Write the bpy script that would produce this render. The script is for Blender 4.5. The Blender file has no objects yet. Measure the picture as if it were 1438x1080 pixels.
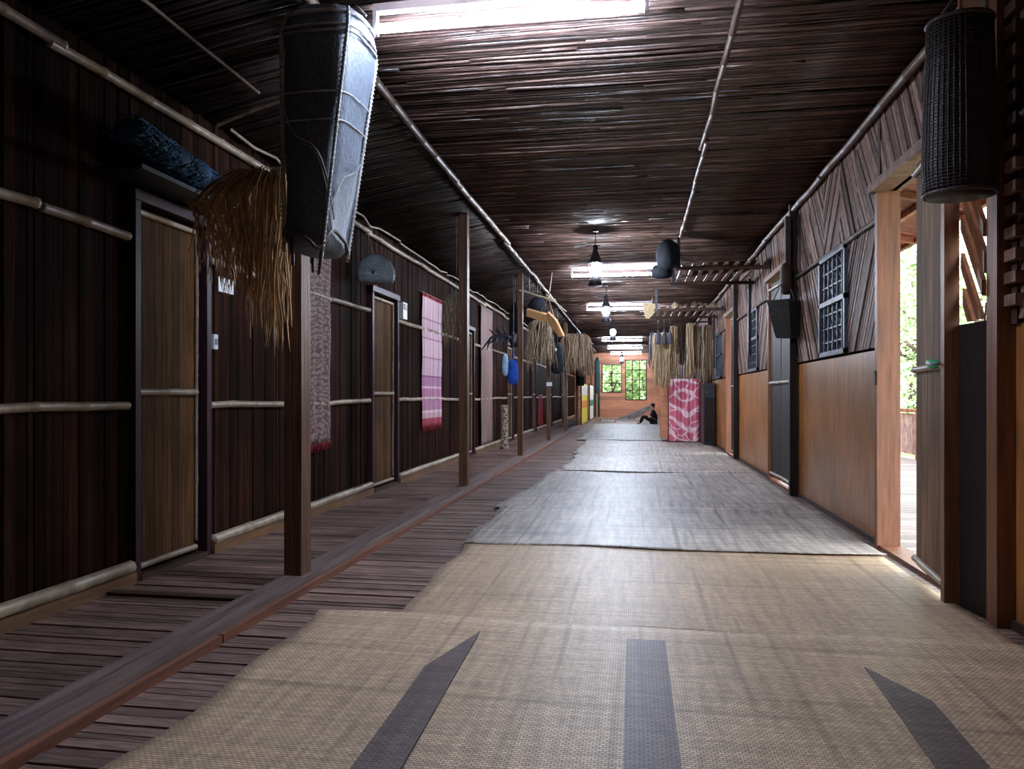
import bpy, math, random
from mathutils import Vector, Matrix
R = random.Random(7)
col = bpy.context.scene.collection
H = 1.05                       # camera height
PSI = math.atan(171/1040.); S, Cc = math.sin(PSI), math.cos(PSI); F = 1040.
def wy(u, X=-2.8):             # distance along the hall of a spot on a side wall
    d = X/Cc*F/(u-890.); return (d+X*S)/Cc
U = lambda a, b: R.uniform(a, b)

# ---------------------------------------------------------------- mesh builder
class MB:
    def __init__(s): s.v=[]; s.f=[]; s.m=[]; s.sm=[]
    def add(s, vs, fs, m=0, sm=False):
        n=len(s.v); s.v+= [tuple(p) for p in vs]
        for f in fs: s.f.append([i+n for i in f]); s.m.append(m); s.sm.append(sm)
    def box(s, x0,x1,y0,y1,z0,z1, m=0):
        vs=[(x,y,z) for z in (z0,z1) for y in (y0,y1) for x in (x0,x1)]
        s.add(vs,[(0,2,3,1),(4,5,7,6),(0,1,5,4),(2,6,7,3),(0,4,6,2),(1,3,7,5)],m)
    def obox(s, c, ax, ay, az, m=0):   # centre and three half-axis vectors
        c=Vector(c);ax=Vector(ax);ay=Vector(ay);az=Vector(az)
        vs=[c+i*ax+j*ay+k*az for k in(-1,1) for j in(-1,1) for i in(-1,1)]
        s.add(vs,[(0,2,3,1),(4,5,7,6),(0,1,5,4),(2,6,7,3),(0,4,6,2),(1,3,7,5)],m)
    def tube(s, pts, r, n=6, m=0, sm=True, flat=None):
        pts=[Vector(p) for p in pts]; k=len(pts)
        if not hasattr(r,'__len__'): r=[r]*k
        up=None; vs=[]
        for i,p in enumerate(pts):
            t=(pts[min(i+1,k-1)]-pts[max(i-1,0)])
            if t.length<1e-9: t=Vector((0,0,1))
            t.normalize()
            if up is None:
                up = Vector((0,0,1)) if abs(t.z)<.9 else Vector((1,0,0))
            a=t.cross(up)
            if a.length<1e-6: a=t.orthogonal()
            a.normalize(); b=a.cross(t).normalized(); up=b
            for j in range(n):
                q=2*math.pi*j/n
                vs.append(p+(a*math.cos(q)+b*math.sin(q)*(flat or 1))*r[i])
        fs=[]
        for i in range(k-1):
            for j in range(n):
                j2=(j+1)%n; fs.append((i*n+j,i*n+j2,(i+1)*n+j2,(i+1)*n+j))
        fs.append(tuple(range(n))[::-1]); fs.append(tuple((k-1)*n+j for j in range(n)))
        s.add(vs,fs,m,sm)
    def bamboo(s, p0, p1, r, n=8, m=0, wob=.006, node=.33, flat=None):
        p0=Vector(p0);p1=Vector(p1); L=(p1-p0).length; k=max(1,int(L/node)); pts=[];rs=[]
        off=Vector((0,0,0))
        for i in range(k+1):
            a=p0.lerp(p1,i/k); off=Vector((U(-wob,wob),U(-wob,wob),U(-wob,wob)))
            for e,q in ((-.02,1),(-.006,1.12),(.006,1.12),(.02,.98)):
                t=min(max(i/k+e/L*1.0,0),1)
                if (i==0 and e<0) or (i==k and e>0): continue
                pts.append(p0.lerp(p1,t)+off); rs.append(r*q*U(.96,1.04))
        s.tube(pts,rs,n,m,True,flat)
    def poly(s, pts, th, m=0):        # thick convex polygon, th vector
        n=len(pts); th=Vector(th); a=[Vector(p) for p in pts]; b=[p+th for p in a]
        s.add(a+b,[tuple(range(n)),tuple(range(n,2*n))[::-1]]+[(i,(i+1)%n,n+(i+1)%n,n+i)[::-1] for i in range(n)],m)
    def lathe(s, prof, c=(0,0,0), n=24, m=0, sx=1, sy=1, tilt=(0,0), cap=True):
        vs=[];c=Vector(c)
        for r,z in prof:
            for j in range(n):
                q=2*math.pi*j/n; vs.append(c+Vector((r*sx*math.cos(q)+tilt[0]*z, r*sy*math.sin(q)+tilt[1]*z, z)))
        k=len(prof); fs=[]
        for i in range(k-1):
            for j in range(n):
                j2=(j+1)%n; fs.append((i*n+j,i*n+j2,(i+1)*n+j2,(i+1)*n+j))
        if cap: fs.append(tuple(range(n))[::-1]); fs.append(tuple((k-1)*n+j for j in range(n)))
        s.add(vs,fs,m,True)
    def build(s, name, mats, parent=None, loc=None):
        if not isinstance(mats,(list,tuple)): mats=[mats]
        o0=Vector(loc) if loc is not None else (W[parent.name] if parent else Vector((0,0,0)))
        me=bpy.data.meshes.new(name)
        me.from_pydata([(v[0]-o0.x,v[1]-o0.y,v[2]-o0.z) for v in s.v],[],s.f)
        for m in mats: me.materials.append(m)
        for p,mi,sm in zip(me.polygons,s.m,s.sm): p.material_index=mi; p.use_smooth=sm
        me.update()
        o=bpy.data.objects.new(name,me); col.objects.link(o)
        if parent: o.parent=parent
        else: o.location=o0
        W[o.name]=o0
        return o
W={}
def tag(o,label,cat,group=None):
    o['label']=label;o['category']=cat
    if group:o['group']=group
    return o
def thing(name,label,cat,loc,group=None):
    o=bpy.data.objects.new(name,None); col.objects.link(o); o.location=loc; o.empty_display_size=.1
    W[o.name]=Vector(loc); return tag(o,label,cat,group)
def struct(name,loc=(0,0,0)):
    o=bpy.data.objects.new(name,None); col.objects.link(o); o.location=loc; W[o.name]=Vector(loc); o['kind']='structure'; return o
def S_(o): o['kind']='structure'; return o
def dup(root,loc,label,scale=None,rz=None):
    r=root.copy(); col.objects.link(r); r.location=loc; r['label']=label
    if scale: r.scale=scale
    if rz is not None: r.rotation_euler=(0,0,rz)
    for ch in list(root.children):
        c=ch.copy(); col.objects.link(c); c.parent=r
        for g in list(ch.children):
            d=g.copy(); col.objects.link(d); d.parent=c
    return r

# ---------------------------------------------------------------- materials
def mat(name, c, rough=.6, spec=.4, grain=None, gv=.5, isl=.4, bump=.3, c2=None, gs=8, blotch=.0):
    """c base colour, grain = scale vector for stretched noise, gv its strength, isl random per island brightness"""
    m=bpy.data.materials.new(name); m.use_nodes=True; nt=m.node_tree; N=nt.nodes; L=nt.links
    b=N['Principled BSDF']; b.inputs['Roughness'].default_value=rough; b.inputs['Specular IOR Level'].default_value=spec
    tc=N.new('ShaderNodeTexCoord'); geo=N.new('ShaderNodeNewGeometry')
    mp=N.new('ShaderNodeMapping'); mp.inputs['Scale'].default_value=grain or (1,1,1)
    L.new(tc.outputs['Object'],mp.inputs[0])
    # offset the grain per island
    vm=N.new('ShaderNodeVectorMath'); vm.operation='SCALE'; vm.inputs[0].default_value=(37,53,71); L.new(geo.outputs['Random Per Island'],vm.inputs['Scale'])
    va=N.new('ShaderNodeVectorMath'); L.new(mp.outputs[0],va.inputs[0]); L.new(vm.outputs[0],va.inputs[1])
    nz=N.new('ShaderNodeTexNoise'); nz.inputs['Scale'].default_value=gs; nz.inputs['Detail'].default_value=5; nz.inputs['Roughness'].default_value=.6
    L.new(va.outputs[0],nz.inputs['Vector'])
    rp=N.new('ShaderNodeMapRange'); rp.inputs['From Min'].default_value=.3; rp.inputs['From Max'].default_value=.7
    rp.inputs['To Min'].default_value=1-gv; rp.inputs['To Max'].default_value=1+gv*.8; L.new(nz.outputs['Fac'],rp.inputs['Value'])
    ri=N.new('ShaderNodeMapRange'); ri.inputs['To Min'].default_value=1-isl; ri.inputs['To Max'].default_value=1+isl; L.new(geo.outputs['Random Per Island'],ri.inputs['Value'])
    mu=N.new('ShaderNodeMath'); mu.operation='MULTIPLY'; L.new(rp.outputs[0],mu.inputs[0]); L.new(ri.outputs[0],mu.inputs[1])
    last=mu.outputs[0]
    if blotch:
        n2=N.new('ShaderNodeTexNoise'); n2.inputs['Scale'].default_value=1.7; n2.inputs['Detail'].default_value=3; L.new(tc.outputs['Object'],n2.inputs['Vector'])
        r2=N.new('ShaderNodeMapRange'); r2.inputs['From Min'].default_value=.3; r2.inputs['From Max'].default_value=.7; r2.inputs['To Min'].default_value=1-blotch; r2.inputs['To Max'].default_value=1+blotch
        L.new(n2.outputs['Fac'],r2.inputs['Value']); m2=N.new('ShaderNodeMath'); m2.operation='MULTIPLY'; L.new(last,m2.inputs[0]); L.new(r2.outputs[0],m2.inputs[1]); last=m2.outputs[0]
    cm=N.new('ShaderNodeMix'); cm.data_type='RGBA'; cm.inputs[6].default_value=(*c,1); cm.inputs[7].default_value=(*(c2 or c),1)
    wn=N.new('ShaderNodeTexWhiteNoise'); wn.noise_dimensions='1D'; L.new(geo.outputs['Random Per Island'],wn.inputs['W']); L.new(wn.outputs['Value'],cm.inputs[0])
    sc=N.new('ShaderNodeVectorMath'); sc.operation='SCALE'; L.new(cm.outputs[2],sc.inputs[0]); L.new(last,sc.inputs['Scale'])
    L.new(sc.outputs[0],b.inputs['Base Color'])
    if bump:
        bp=N.new('ShaderNodeBump'); bp.inputs['Strength'].default_value=bump; bp.inputs['Distance'].default_value=.01
        L.new(nz.outputs['Fac'],bp.inputs['Height']); L.new(bp.outputs[0],b.inputs['Normal'])
    return m
def weave(name, c1, c2, sx, sy, rough=.5, spec=.5, bump=.6, axis='xy', streak=.35, mort=(.03,.02,.015), blend=.35):
    m=bpy.data.materials.new(name); m.use_nodes=True; nt=m.node_tree;N=nt.nodes;L=nt.links
    b=N['Principled BSDF']; b.inputs['Roughness'].default_value=rough; b.inputs['Specular IOR Level'].default_value=spec
    tc=N.new('ShaderNodeTexCoord'); mp=N.new('ShaderNodeMapping'); L.new(tc.outputs['Object'],mp.inputs[0])
    if axis=='yz': mp.inputs['Rotation'].default_value=(0,math.pi/2,math.pi/2)
    if axis=='xz': mp.inputs['Rotation'].default_value=(math.pi/2,0,0)
    br=N.new('ShaderNodeTexBrick'); br.inputs['Scale'].default_value=1; br.inputs['Brick Width'].default_value=sx; br.inputs['Row Height'].default_value=sy
    br.inputs['Mortar Size'].default_value=min(sx,sy)*.13; br.inputs['Mortar Smooth'].default_value=.6
    br.inputs['Color1'].default_value=(*c1,1); br.inputs['Color2'].default_value=(*c2,1); br.inputs['Mortar'].default_value=(*mort,1)
    L.new(mp.outputs[0],br.inputs['Vector'])
    def streaks(scl,amt):
        q=N.new('ShaderNodeMapping'); q.inputs['Scale'].default_value=scl; L.new(mp.outputs[0],q.inputs[0])
        z=N.new('ShaderNodeTexNoise'); z.inputs['Scale'].default_value=1; z.inputs['Detail'].default_value=4; L.new(q.outputs[0],z.inputs['Vector'])
        r=N.new('ShaderNodeMapRange'); r.inputs['From Min'].default_value=.3;r.inputs['From Max'].default_value=.7; r.inputs['To Min'].default_value=1-amt; r.inputs['To Max'].default_value=1+amt*.7
        L.new(z.outputs['Fac'],r.inputs['Value']); return r.outputs[0]
    a=streaks((.5/sx,2,1),streak); d=streaks((2,.5/sy,1),streak); e=streaks((1.3,1.3,1),streak*.5)
    def lines(vec,amt):
        q=N.new('ShaderNodeMapping'); q.inputs['Scale'].default_value=vec; L.new(mp.outputs[0],q.inputs[0])
        z=N.new('ShaderNodeTexNoise'); z.inputs['Scale'].default_value=1; z.inputs['Detail'].default_value=1; L.new(q.outputs[0],z.inputs['Vector'])
        r=N.new('ShaderNodeMapRange'); r.inputs['From Min'].default_value=.6;r.inputs['From Max'].default_value=.68; r.inputs['To Min'].default_value=1; r.inputs['To Max'].default_value=1-amt
        L.new(z.outputs['Fac'],r.inputs['Value']); return r.outputs[0]
    l1=lines((17,.25,1),streak); l2=lines((.25,13,1),streak)
    lm=N.new('ShaderNodeMath');lm.operation='MULTIPLY';L.new(l1,lm.inputs[0]);L.new(l2,lm.inputs[1])
    dm=N.new('ShaderNodeMath');dm.operation='MULTIPLY';L.new(d,dm.inputs[0]);L.new(lm.outputs[0],dm.inputs[1]); d=dm.outputs[0]
    m1=N.new('ShaderNodeMath');m1.operation='MULTIPLY';L.new(a,m1.inputs[0]);L.new(d,m1.inputs[1])
    m2=N.new('ShaderNodeMath');m2.operation='MULTIPLY';L.new(m1.outputs[0],m2.inputs[0]);L.new(e,m2.inputs[1])
    sc=N.new('ShaderNodeVectorMath');sc.operation='SCALE';L.new(br.outputs['Color'],sc.inputs[0]);L.new(m2.outputs[0],sc.inputs['Scale'])
    L.new(sc.outputs[0],b.inputs['Base Color'])
    bp=N.new('ShaderNodeBump');bp.inputs['Strength'].default_value=bump;bp.inputs['Distance'].default_value=.003;bp.invert=True
    L.new(br.outputs['Fac'],bp.inputs['Height']);L.new(bp.outputs[0],b.inputs['Normal'])
    return m
def emis(name,c,s):
    m=bpy.data.materials.new(name);m.use_nodes=True;nt=m.node_tree;b=nt.nodes['Principled BSDF']
    b.inputs['Base Color'].default_value=(.8,.8,.8,1);b.inputs['Emission Color'].default_value=(*c,1);b.inputs['Emission Strength'].default_value=s;return m
def motif(name, base, line, s=8, rough=.8, thr=.08, kind='voronoi', axis='yz'):
    m=bpy.data.materials.new(name);m.use_nodes=True;nt=m.node_tree;N=nt.nodes;L=nt.links;b=N['Principled BSDF'];b.inputs['Roughness'].default_value=rough;b.inputs['Specular IOR Level'].default_value=.15
    tc=N.new('ShaderNodeTexCoord'); 
    wv=N.new('ShaderNodeTexWave'); wv.wave_type='RINGS'; wv.rings_direction='SPHERICAL'; wv.inputs['Scale'].default_value=s*.45; wv.inputs['Distortion'].default_value=9; wv.inputs['Detail'].default_value=2; wv.inputs['Detail Scale'].default_value=1.2
    L.new(tc.outputs['Object'],wv.inputs['Vector'])
    vo=N.new('ShaderNodeTexVoronoi'); vo.feature='DISTANCE_TO_EDGE'; vo.inputs['Scale'].default_value=s; L.new(tc.outputs['Object'],vo.inputs['Vector'])
    r=N.new('ShaderNodeMapRange'); r.inputs['From Min'].default_value=thr*.5;r.inputs['From Max'].default_value=thr; r.inputs['To Min'].default_value=1;r.inputs['To Max'].default_value=0
    L.new(vo.outputs['Distance'],r.inputs['Value'])
    w=N.new('ShaderNodeMapRange'); w.inputs['From Min'].default_value=.72;w.inputs['From Max'].default_value=.9; L.new(wv.outputs['Fac'],w.inputs['Value'])
    mx=N.new('ShaderNodeMath');mx.operation='MAXIMUM';L.new(r.outputs[0],mx.inputs[0]);L.new(w.outputs[0],mx.inputs[1])
    cm=N.new('ShaderNodeMix');cm.data_type='RGBA';cm.inputs[6].default_value=(*base,1);cm.inputs[7].default_value=(*line,1);L.new(mx.outputs[0],cm.inputs[0]);L.new(cm.outputs[2],b.inputs['Base Color'])
    return m

M={}
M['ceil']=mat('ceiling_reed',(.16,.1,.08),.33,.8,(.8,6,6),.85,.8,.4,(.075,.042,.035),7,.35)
M['ceil2']=mat('dark_reed',(.03,.018,.015),.5,.4,(.8,6,6),.8,.7,.3,None,7)  # darker reed colour for the ceiling over the passage
M['black']=mat('backing_black',(.006,.005,.005),.9,.1,bump=0)  # plain black for the subfloor and backing sheets
M['wall']=mat('dark_bark_board',(.033,.012,.007),.75,.03,(9,9,.35),.65,.55,.5,(.017,.007,.0045),4,.4)
M['door']=mat('door_board',(.1,.047,.02),.7,.05,(12,12,.5),.5,.4,.4,(.07,.038,.02),5,.3)
M['bamboo']=mat('pale_bamboo',(.36,.28,.2),.45,.4,(4,4,4),.35,.25,.2,(.3,.22,.15),3,.3)
M['skirt']=mat('skirting_wood',(.2,.1,.045),.55,.35,(8,.6,8),.4,.3,.3,(.14,.07,.03),4)
M['jamb']=mat('mauve_painted_jamb',(.04,.014,.02),.45,.2,(10,10,.6),.3,.2,.15)
M['post']=mat('post_wood',(.12,.055,.03),.5,.18,(9,9,.4),.55,.3,.4,(.09,.05,.03),5,.25)
M['sill']=mat('sill_wood',(.17,.12,.11),.38,.6,(8,.5,8),.5,.3,.4,None,4,.2)
M['floor']=mat('floor_slat',(.25,.155,.125),.45,.5,(1.2,9,9),.6,.3,.8,(.19,.115,.09),6,.35)
M['sillred']=mat('reddish_sill_edge',(.2,.07,.04),.5,.4,(8,.6,8),.4,.3,.3,None,4)
M['ply']=mat('orange_plywood',(.34,.13,.035),.38,.5,(5,5,.7),.35,.1,.05,None,4,.25)
M['pole']=mat('smoked_pole',(.15,.09,.065),.5,.4,(3,3,3),.4,.4,.3,(.11,.07,.05),5)
M['lath']=mat('bamboo_lath',(.27,.165,.13),.6,.12,(3,3,3),.4,.6,.3,(.15,.08,.055),5)
M['beam']=mat('dark_beam',(.06,.03,.02),.6,.3,(6,6,6),.4,.3,.3)
M['redwood']=mat('reddish_frame',(.2,.072,.034),.5,.4,(8,8,.6),.4,.2,.2,None,4)
M['leafdoor']=mat('weathered_door',(.16,.09,.05),.7,.08,(10,10,.5),.5,.25,.4,None,4,.3)
M['darkdoor']=mat('dark_door',(.02,.012,.01),.6,.3,(10,10,.5),.4,.25,.3)
M['grille']=mat('grey_grille',(.07,.075,.1),.5,.3,(3,3,3),.3,.2,.1)
M['farwood']=mat('far_board',(.5,.2,.1),.5,.3,(.5,4,6),.3,.3,.1,None,4)
M['deck']=mat('deck_board',(.26,.21,.2),.6,.3,(1,5,5),.35,.3,.2)
M['roofin']=mat('veranda_lining',(.5,.24,.17),.7,.2,(.6,5,5),.4,.4,.2)
M['rail']=mat('rail_paint',(.4,.16,.1),.5,.3)
M['fence']=mat('fence_panel',(.62,.42,.38),.7,.2)
M['straw']=mat('rattan_strand',(.8,.52,.26),.6,.3,(5,5,5),.2,.4,0,(.6,.36,.17),3)
M['straw2']=mat('dry_grass',(.36,.26,.17),.8,.2,(5,5,5),.2,.5,0,(.22,.15,.1),3)
M['straw3']=mat('pale_dry_leaf',(.6,.46,.28),.7,.2,(5,5,5),.2,.4,0,(.45,.3,.18),3)
M['bark']=mat('basket_bark',(.10,.12,.155),.5,.5,(8,8,3),.5,0,.7,None,12,.15)
M['cord']=mat('basket_cord',(.3,.28,.27),.6,.4)
M['dkbasket']=weave('dark_basketry',(.055,.045,.045),(.025,.02,.02),.022,.012,.5,.45,1.0,'yz',.3,(.004,.004,.004))
M['rim']=mat('basket_rim',(.075,.05,.045),.5,.5,(6,6,6),.3,.2,.3)
M['net']=mat('blue_net',(.02,.07,.17),.6,.3,(20,20,20),.6,.6,.6,(.04,.12,.24))
M['tray']=weave('grey_tray_weave',(.25,.29,.33),(.17,.2,.23),.03,.015,.5,.4,.6,'xz',.2)
M['white']=mat('white_plastic',(.65,.65,.68),.4,.5,bump=0,isl=0,gv=0)
M['metal']=mat('dull_metal',(.18,.18,.2),.35,.6,bump=0,isl=0,gv=0)
M['blk']=mat('black_plastic',(.02,.02,.025),.4,.5,bump=0,isl=0,gv=0)
M['horn']=mat('black_horn',(.02,.024,.035),.35,.5)
M['blue']=mat('blue_cloth',(.02,.08,.45),.7,.2)
M['ltblue']=mat('light_blue_cloth',(.3,.5,.7),.7,.2)
M['orange']=mat('orange_wood',(.48,.26,.11),.5,.4,(2,6,6),.3,.1,.1)
M['pack']=mat('black_cloth',(.012,.014,.02),.8,.2)
M['red']=mat('red_cloth',(.28,.03,.04),.8,.2)
M['green']=mat('green_tape',(.03,.25,.1),.5,.3)
M['teal']=mat('dark_teal',(.02,.05,.05),.6,.3)
M['batik']=motif('pink_batik',(.66,.15,.22),(.88,.6,.64),2.6,.8,.035)
M['runner']=motif('beige_runner_cloth',(.34,.24,.23),(.14,.09,.09),14,.8,.07)
M['pinkcloth']=None
M['mat']=weave('woven_mat',(.8,.57,.37),(.6,.41,.26),.02,.012,.5,.45,.9,'xy',.2,(.2,.13,.08))
M['mat_grey']=weave('woven_mat_pale',(.74,.64,.56),(.55,.47,.41),.022,.013,.5,.6,1.0,'xy',.4,(.2,.16,.13))
M['matdark']=weave('woven_mat_band',(.22,.155,.14),(.16,.11,.1),.026,.013,.5,.4,.8,'xy',.2,(.05,.035,.03))
M['skin']=mat('skin',(.4,.22,.15),.6,.3,bump=0,isl=0,gv=0)
M['hair']=mat('black_hair',(.008,.007,.007),.6,.3)
M['cloth_black']=mat('black_shirt',(.01,.011,.015),.8,.2)
M['leaf']=mat('leaf_green',(.3,.5,.2),.5,.4,(2,2,2),.3,.6,0,(.6,.72,.4),3)
M['trunk']=mat('tree_bark',(.1,.07,.05),.8,.2)
M['ground']=mat('earth',(.2,.25,.1),.9,.1,(1,1,1),.4,0,.2,None,2)
M['yellow']=mat('yellow_sheet',(.9,.75,.05),.6,.2,bump=0,isl=0,gv=.1)
M['ora']=mat('orange_sheet',(.9,.3,.05),.6,.2,bump=0,isl=0,gv=.1)
M['cream']=mat('cream_sheet',(.8,.8,.7),.6,.2,bump=0,isl=0,gv=.1)
M['palegrey']=mat('pale_mauve_cloth',(.3,.2,.19),.8,.2,(8,8,.5),.25,0,.2)
TUBE=emis('tube_glow',(.66,.78,1.0),84); CFL=emis('bulb_glow',(.8,.88,1.0),260)

def stripe_cloth():
    m=bpy.data.materials.new('pink_woven_cloth');m.use_nodes=True;nt=m.node_tree;N=nt.nodes;L=nt.links;b=N['Principled BSDF'];b.inputs['Roughness'].default_value=.8
    tc=N.new('ShaderNodeTexCoord');sp=N.new('ShaderNodeSeparateXYZ');L.new(tc.outputs['Object'],sp.inputs[0])
    rp=N.new('ShaderNodeValToRGB');r=N.new('ShaderNodeMapRange');r.inputs['From Min'].default_value=0;r.inputs['From Max'].default_value=1.86;L.new(sp.outputs['Z'],r.inputs['Value']);L.new(r.outputs[0],rp.inputs[0])
    rp.color_ramp.interpolation='CONSTANT'
    els=[(0,(.4,.04,.08)),(.06,(.62,.38,.44)),(.1,(.75,.55,.6)),(.12,(.5,.22,.35)),(.2,(.72,.5,.58)),(.215,(.5,.2,.34)),(.28,(.72,.5,.58)),(.295,(.45,.2,.36)),(.36,(.25,.1,.2)),(.375,(.62,.4,.5)),(.5,(.42,.2,.3)),(.51,(.66,.44,.52)),(.64,(.42,.2,.3)),(.65,(.64,.42,.5)),(.78,(.42,.2,.3)),(.79,(.68,.46,.52)),(.94,(.45,.06,.1))]
    e=rp.color_ramp.elements; e[0].color=(*els[0][1],1); e[1].position=els[-1][0]; e[1].color=(*els[-1][1],1)
    for p,c in els[1:-1]:
        x=e.new(p); x.color=(*c,1)
    wv=N.new('ShaderNodeTexWave');wv.bands_direction='Y';wv.inputs['Scale'].default_value=2.2;L.new(tc.outputs['Object'],wv.inputs['Vector'])
    nz=N.new('ShaderNodeTexNoise');nz.inputs['Scale'].default_value=40;L.new(tc.outputs['Object'],nz.inputs['Vector'])
    mm=N.new('ShaderNodeMapRange');mm.inputs['To Min'].default_value=.8;mm.inputs['To Max'].default_value=1.15;L.new(wv.outputs['Fac'],mm.inputs['Value'])
    sc=N.new('ShaderNodeVectorMath');sc.operation='SCALE';L.new(rp.outputs[0],sc.inputs[0]);L.new(mm.outputs[0],sc.inputs['Scale']);L.new(sc.outputs[0],b.inputs['Base Color'])
    return m
M['pinkcloth']=stripe_cloth()

# ================================================================ SETTING
XL,XR=-2.8,1.71; Y0,Y1=-3.2,35.5
def zc(x): return 3.08 if x>-1.7 else 3.08-.19*(-1.7-x)/1.1
# floor: slats across
fb=MB(); y=Y0
while y<Y1:
    w=U(.03,.06) if y<16 else U(.09,.14)
    h=U(-.006,0)
    fb.box(XL-.1,-1.9+U(-.01,.01),y,y+w,-.03,h*.8)
    a=-1.9; b=U(-.6,.6)
    fb.box(-1.76+U(0,.04),b,y,y+w,-.03,h); fb.box(b+.004,XR+.12,y,y+w,-.03,-.006)
    y+=w+U(.003,.009)
fl=S_(fb.build('floor',M['floor']))
ub=MB(); ub.box(XL-.1,XR+.1,Y0,Y1,-.12,-.05); ub.build('subfloor',M['black'],fl)
# ceiling of reeds
cb=MB(); y=Y0
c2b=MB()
def rod(y,x0,x1,r,dz=0):
    if x0<-1.75 and x1>-1.6: rod(y,x0,-1.68,r,dz); rod(y,-1.68,x1,r,dz); return
    xs=[x0]+[x for x in (-2.3,-.8,0,.9) if x0<x<x1]+[x1]
    dy=U(-.012,.012); pts=[(x,y+U(-.012,.012)+dy*(x+.5),zc(x)-r*.4-dz+U(-.006,.006)) for x in xs]
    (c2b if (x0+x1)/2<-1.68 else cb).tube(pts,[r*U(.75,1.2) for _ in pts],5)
while y<Y1:
    n=y<15
    r=U(.006,.015) if n else U(.014,.026)
    rod(y,XL-.05,XR+.05,r)
    if R.random()<.45: 
        a=U(XL,.4); rod(y+U(0,.02),a,min(XR,a+U(.6,2.6)),r*.7,r*.9)
    y+=r*U(1.2,1.9)
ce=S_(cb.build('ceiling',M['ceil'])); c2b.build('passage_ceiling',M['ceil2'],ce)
kb=MB()
kb.poly([(XL-.1,Y0,zc(XL)+.05),(-1.7,Y0,3.12),(-1.7,Y1,3.12),(XL-.1,Y1,zc(XL)+.05)],(0,0,.05))
kb.poly([(-1.7,Y0,3.12),(XR+.2,Y0,3.12),(XR+.2,Y1,3.12),(-1.7,Y1,3.12)],(0,0,.05))
kb.build('ceiling_backing',M['black'],ce)

# left wall: openings for doors
doorsL=[(3.80,4.46,2.15),(7.62,8.43,2.17),(11.9,12.7,2.17),(16.2,17.0,2.17),(20.3,21.1,2.17),(24.5,25.3,2.17),(28.6,29.4,2.17)]
wl=MB(); y=Y0
while y<Y1:
    w=U(.03,.085) if y<14 else U(.1,.18)
    hit=None
    for a,b,t in doorsL:
        if y<b+.03 and y+w>a-.03: hit=(a,b,t)
    z0=.02
    x=XL-U(0,.008)
    if hit:
        a,b,t=hit
        if y<a-.03-.02: wl.box(x-.03,x,y,a-.03,z0,3.0)
        wl.box(x-.03,x,max(y,a-.03),min(y+w,b+.03),t+.05,3.0)
        if y+w>b+.05: wl.box(x-.03,x,b+.03,y+w,z0,3.0)
    else: wl.box(x-.03,x,y,y+w,z0,3.0)
    y+=w+U(.001,.006)
wlo=S_(wl.build('wall_left',M['wall']))
bk=MB(); bk.box(XL-.12,XL-.06,Y0,Y1,-.1,3.15); bk.build('wall_backing',M['black'],wlo)
# near (behind camera) wall
wn_=MB(); x=XL
while x<XR:
    w=U(.08,.14); wn_.box(x,x+w,Y0-.04,Y0,0,3.1); x+=w+.004
S_(wn_.build('wall_near',M['wall']))

# bamboo rails and skirting on the left wall (trim)
segs=[]; prev=Y0
for a,b,t in doorsL: segs.append((prev,a-.05)); prev=b+.06
segs.append((prev,Y1-.1))
tn=1
def trim(mb,m,n=[0]):
    n[0]+=1; return S_(mb.build('trim_%d'%n[0],m))
for (a,b) in segs:
    for z,r in ((1.945,.026),(.985,.024)):
        t=MB(); p=a+.01
        while p<b-.01:
            q=min(b,p+U(1.1,2.4)); q=b if b-q<.5 else q
            t.bamboo((XL+.012,p,z+U(-.012,.012)),(XL+.012,q-.01,z+U(-.012,.012)),r,8,node=.3 if a<14 else .6); p=q
        trim(t,M['bamboo'])
    t=MB(); t.bamboo((XL+.03,a+.01,.085),(XL+.03,b-.01,.09),.036,8,wob=.004,node=.45); trim(t,M['bamboo'])
    t=MB(); t.box(XL,XL+.06,a+.005,b-.005,-.005,.06); trim(t,M['skirt'])
t=MB(); p=-3.
while p<Y1:
    q=min(Y1,p+U(1.6,2.6)); t.bamboo((XL+.03,p,2.765+U(-.015,.015)),(XL+.03,q+.1,2.765+U(-.015,.015)),.027,8,wob=.008,node=.35); p=q
trim(t,M['bamboo'])
t=MB(); p=4.7
while p<22:
    q=p+U(1.8,2.6); t.bamboo((XL+.06,p,2.85+U(-.02,.02)),(XL+.06,q,2.85+U(-.02,.02)),.012,6,wob=.02,node=.3); p=q
trim(t,M['bamboo'])

# left doors
dn=[0]
def left_door(a,b,t,near):
    dn[0]+=1; d=struct('door_%d'%dn[0],(XL,a,0))
    f=MB()
    f.box(XL-.04,XL+.045,a-.045,a,0,t+.05); f.box(XL-.04,XL+.045,b,b+.05,0,t+.05); f.box(XL-.04,XL+.055,a-.06,b+.06,t,t+.06)
    f.build('door_frame',M['jamb'],d)
    th=MB(); th.box(XL-.03,XL+.05,a,b,-.02,.03); th.build('threshold',M['beam'],d)
    l=MB(); y=a+.01; e=b-.05
    while y<e:
        w=min(U(.06,.12),e-y); l.box(XL-.035,XL-.012,y,y+w-.003,.05,t-.02); y+=w
    lf=l.build('door_leaf',M['door'],d)
    k=MB(); k.bamboo((XL,a+.02,t-.05),(XL,e-.01,t-.05),.018,8,wob=.002,node=.25); k.bamboo((XL,a+.02,1.07),(XL,e-.01,1.07),.022,8,wob=.002,node=.28)
    k.bamboo((XL,e,t-.04),(XL,e,.1),.012,8,wob=.003,node=.4); k.bamboo((XL,a+.02,.07),(XL,e-.01,.07),.02,8,wob=.002,node=.25)
    k.build('bamboo_edging',M['bamboo'],lf)
for i,(a,b,t) in enumerate(doorsL): left_door(a,b,t,i==0)

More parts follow.
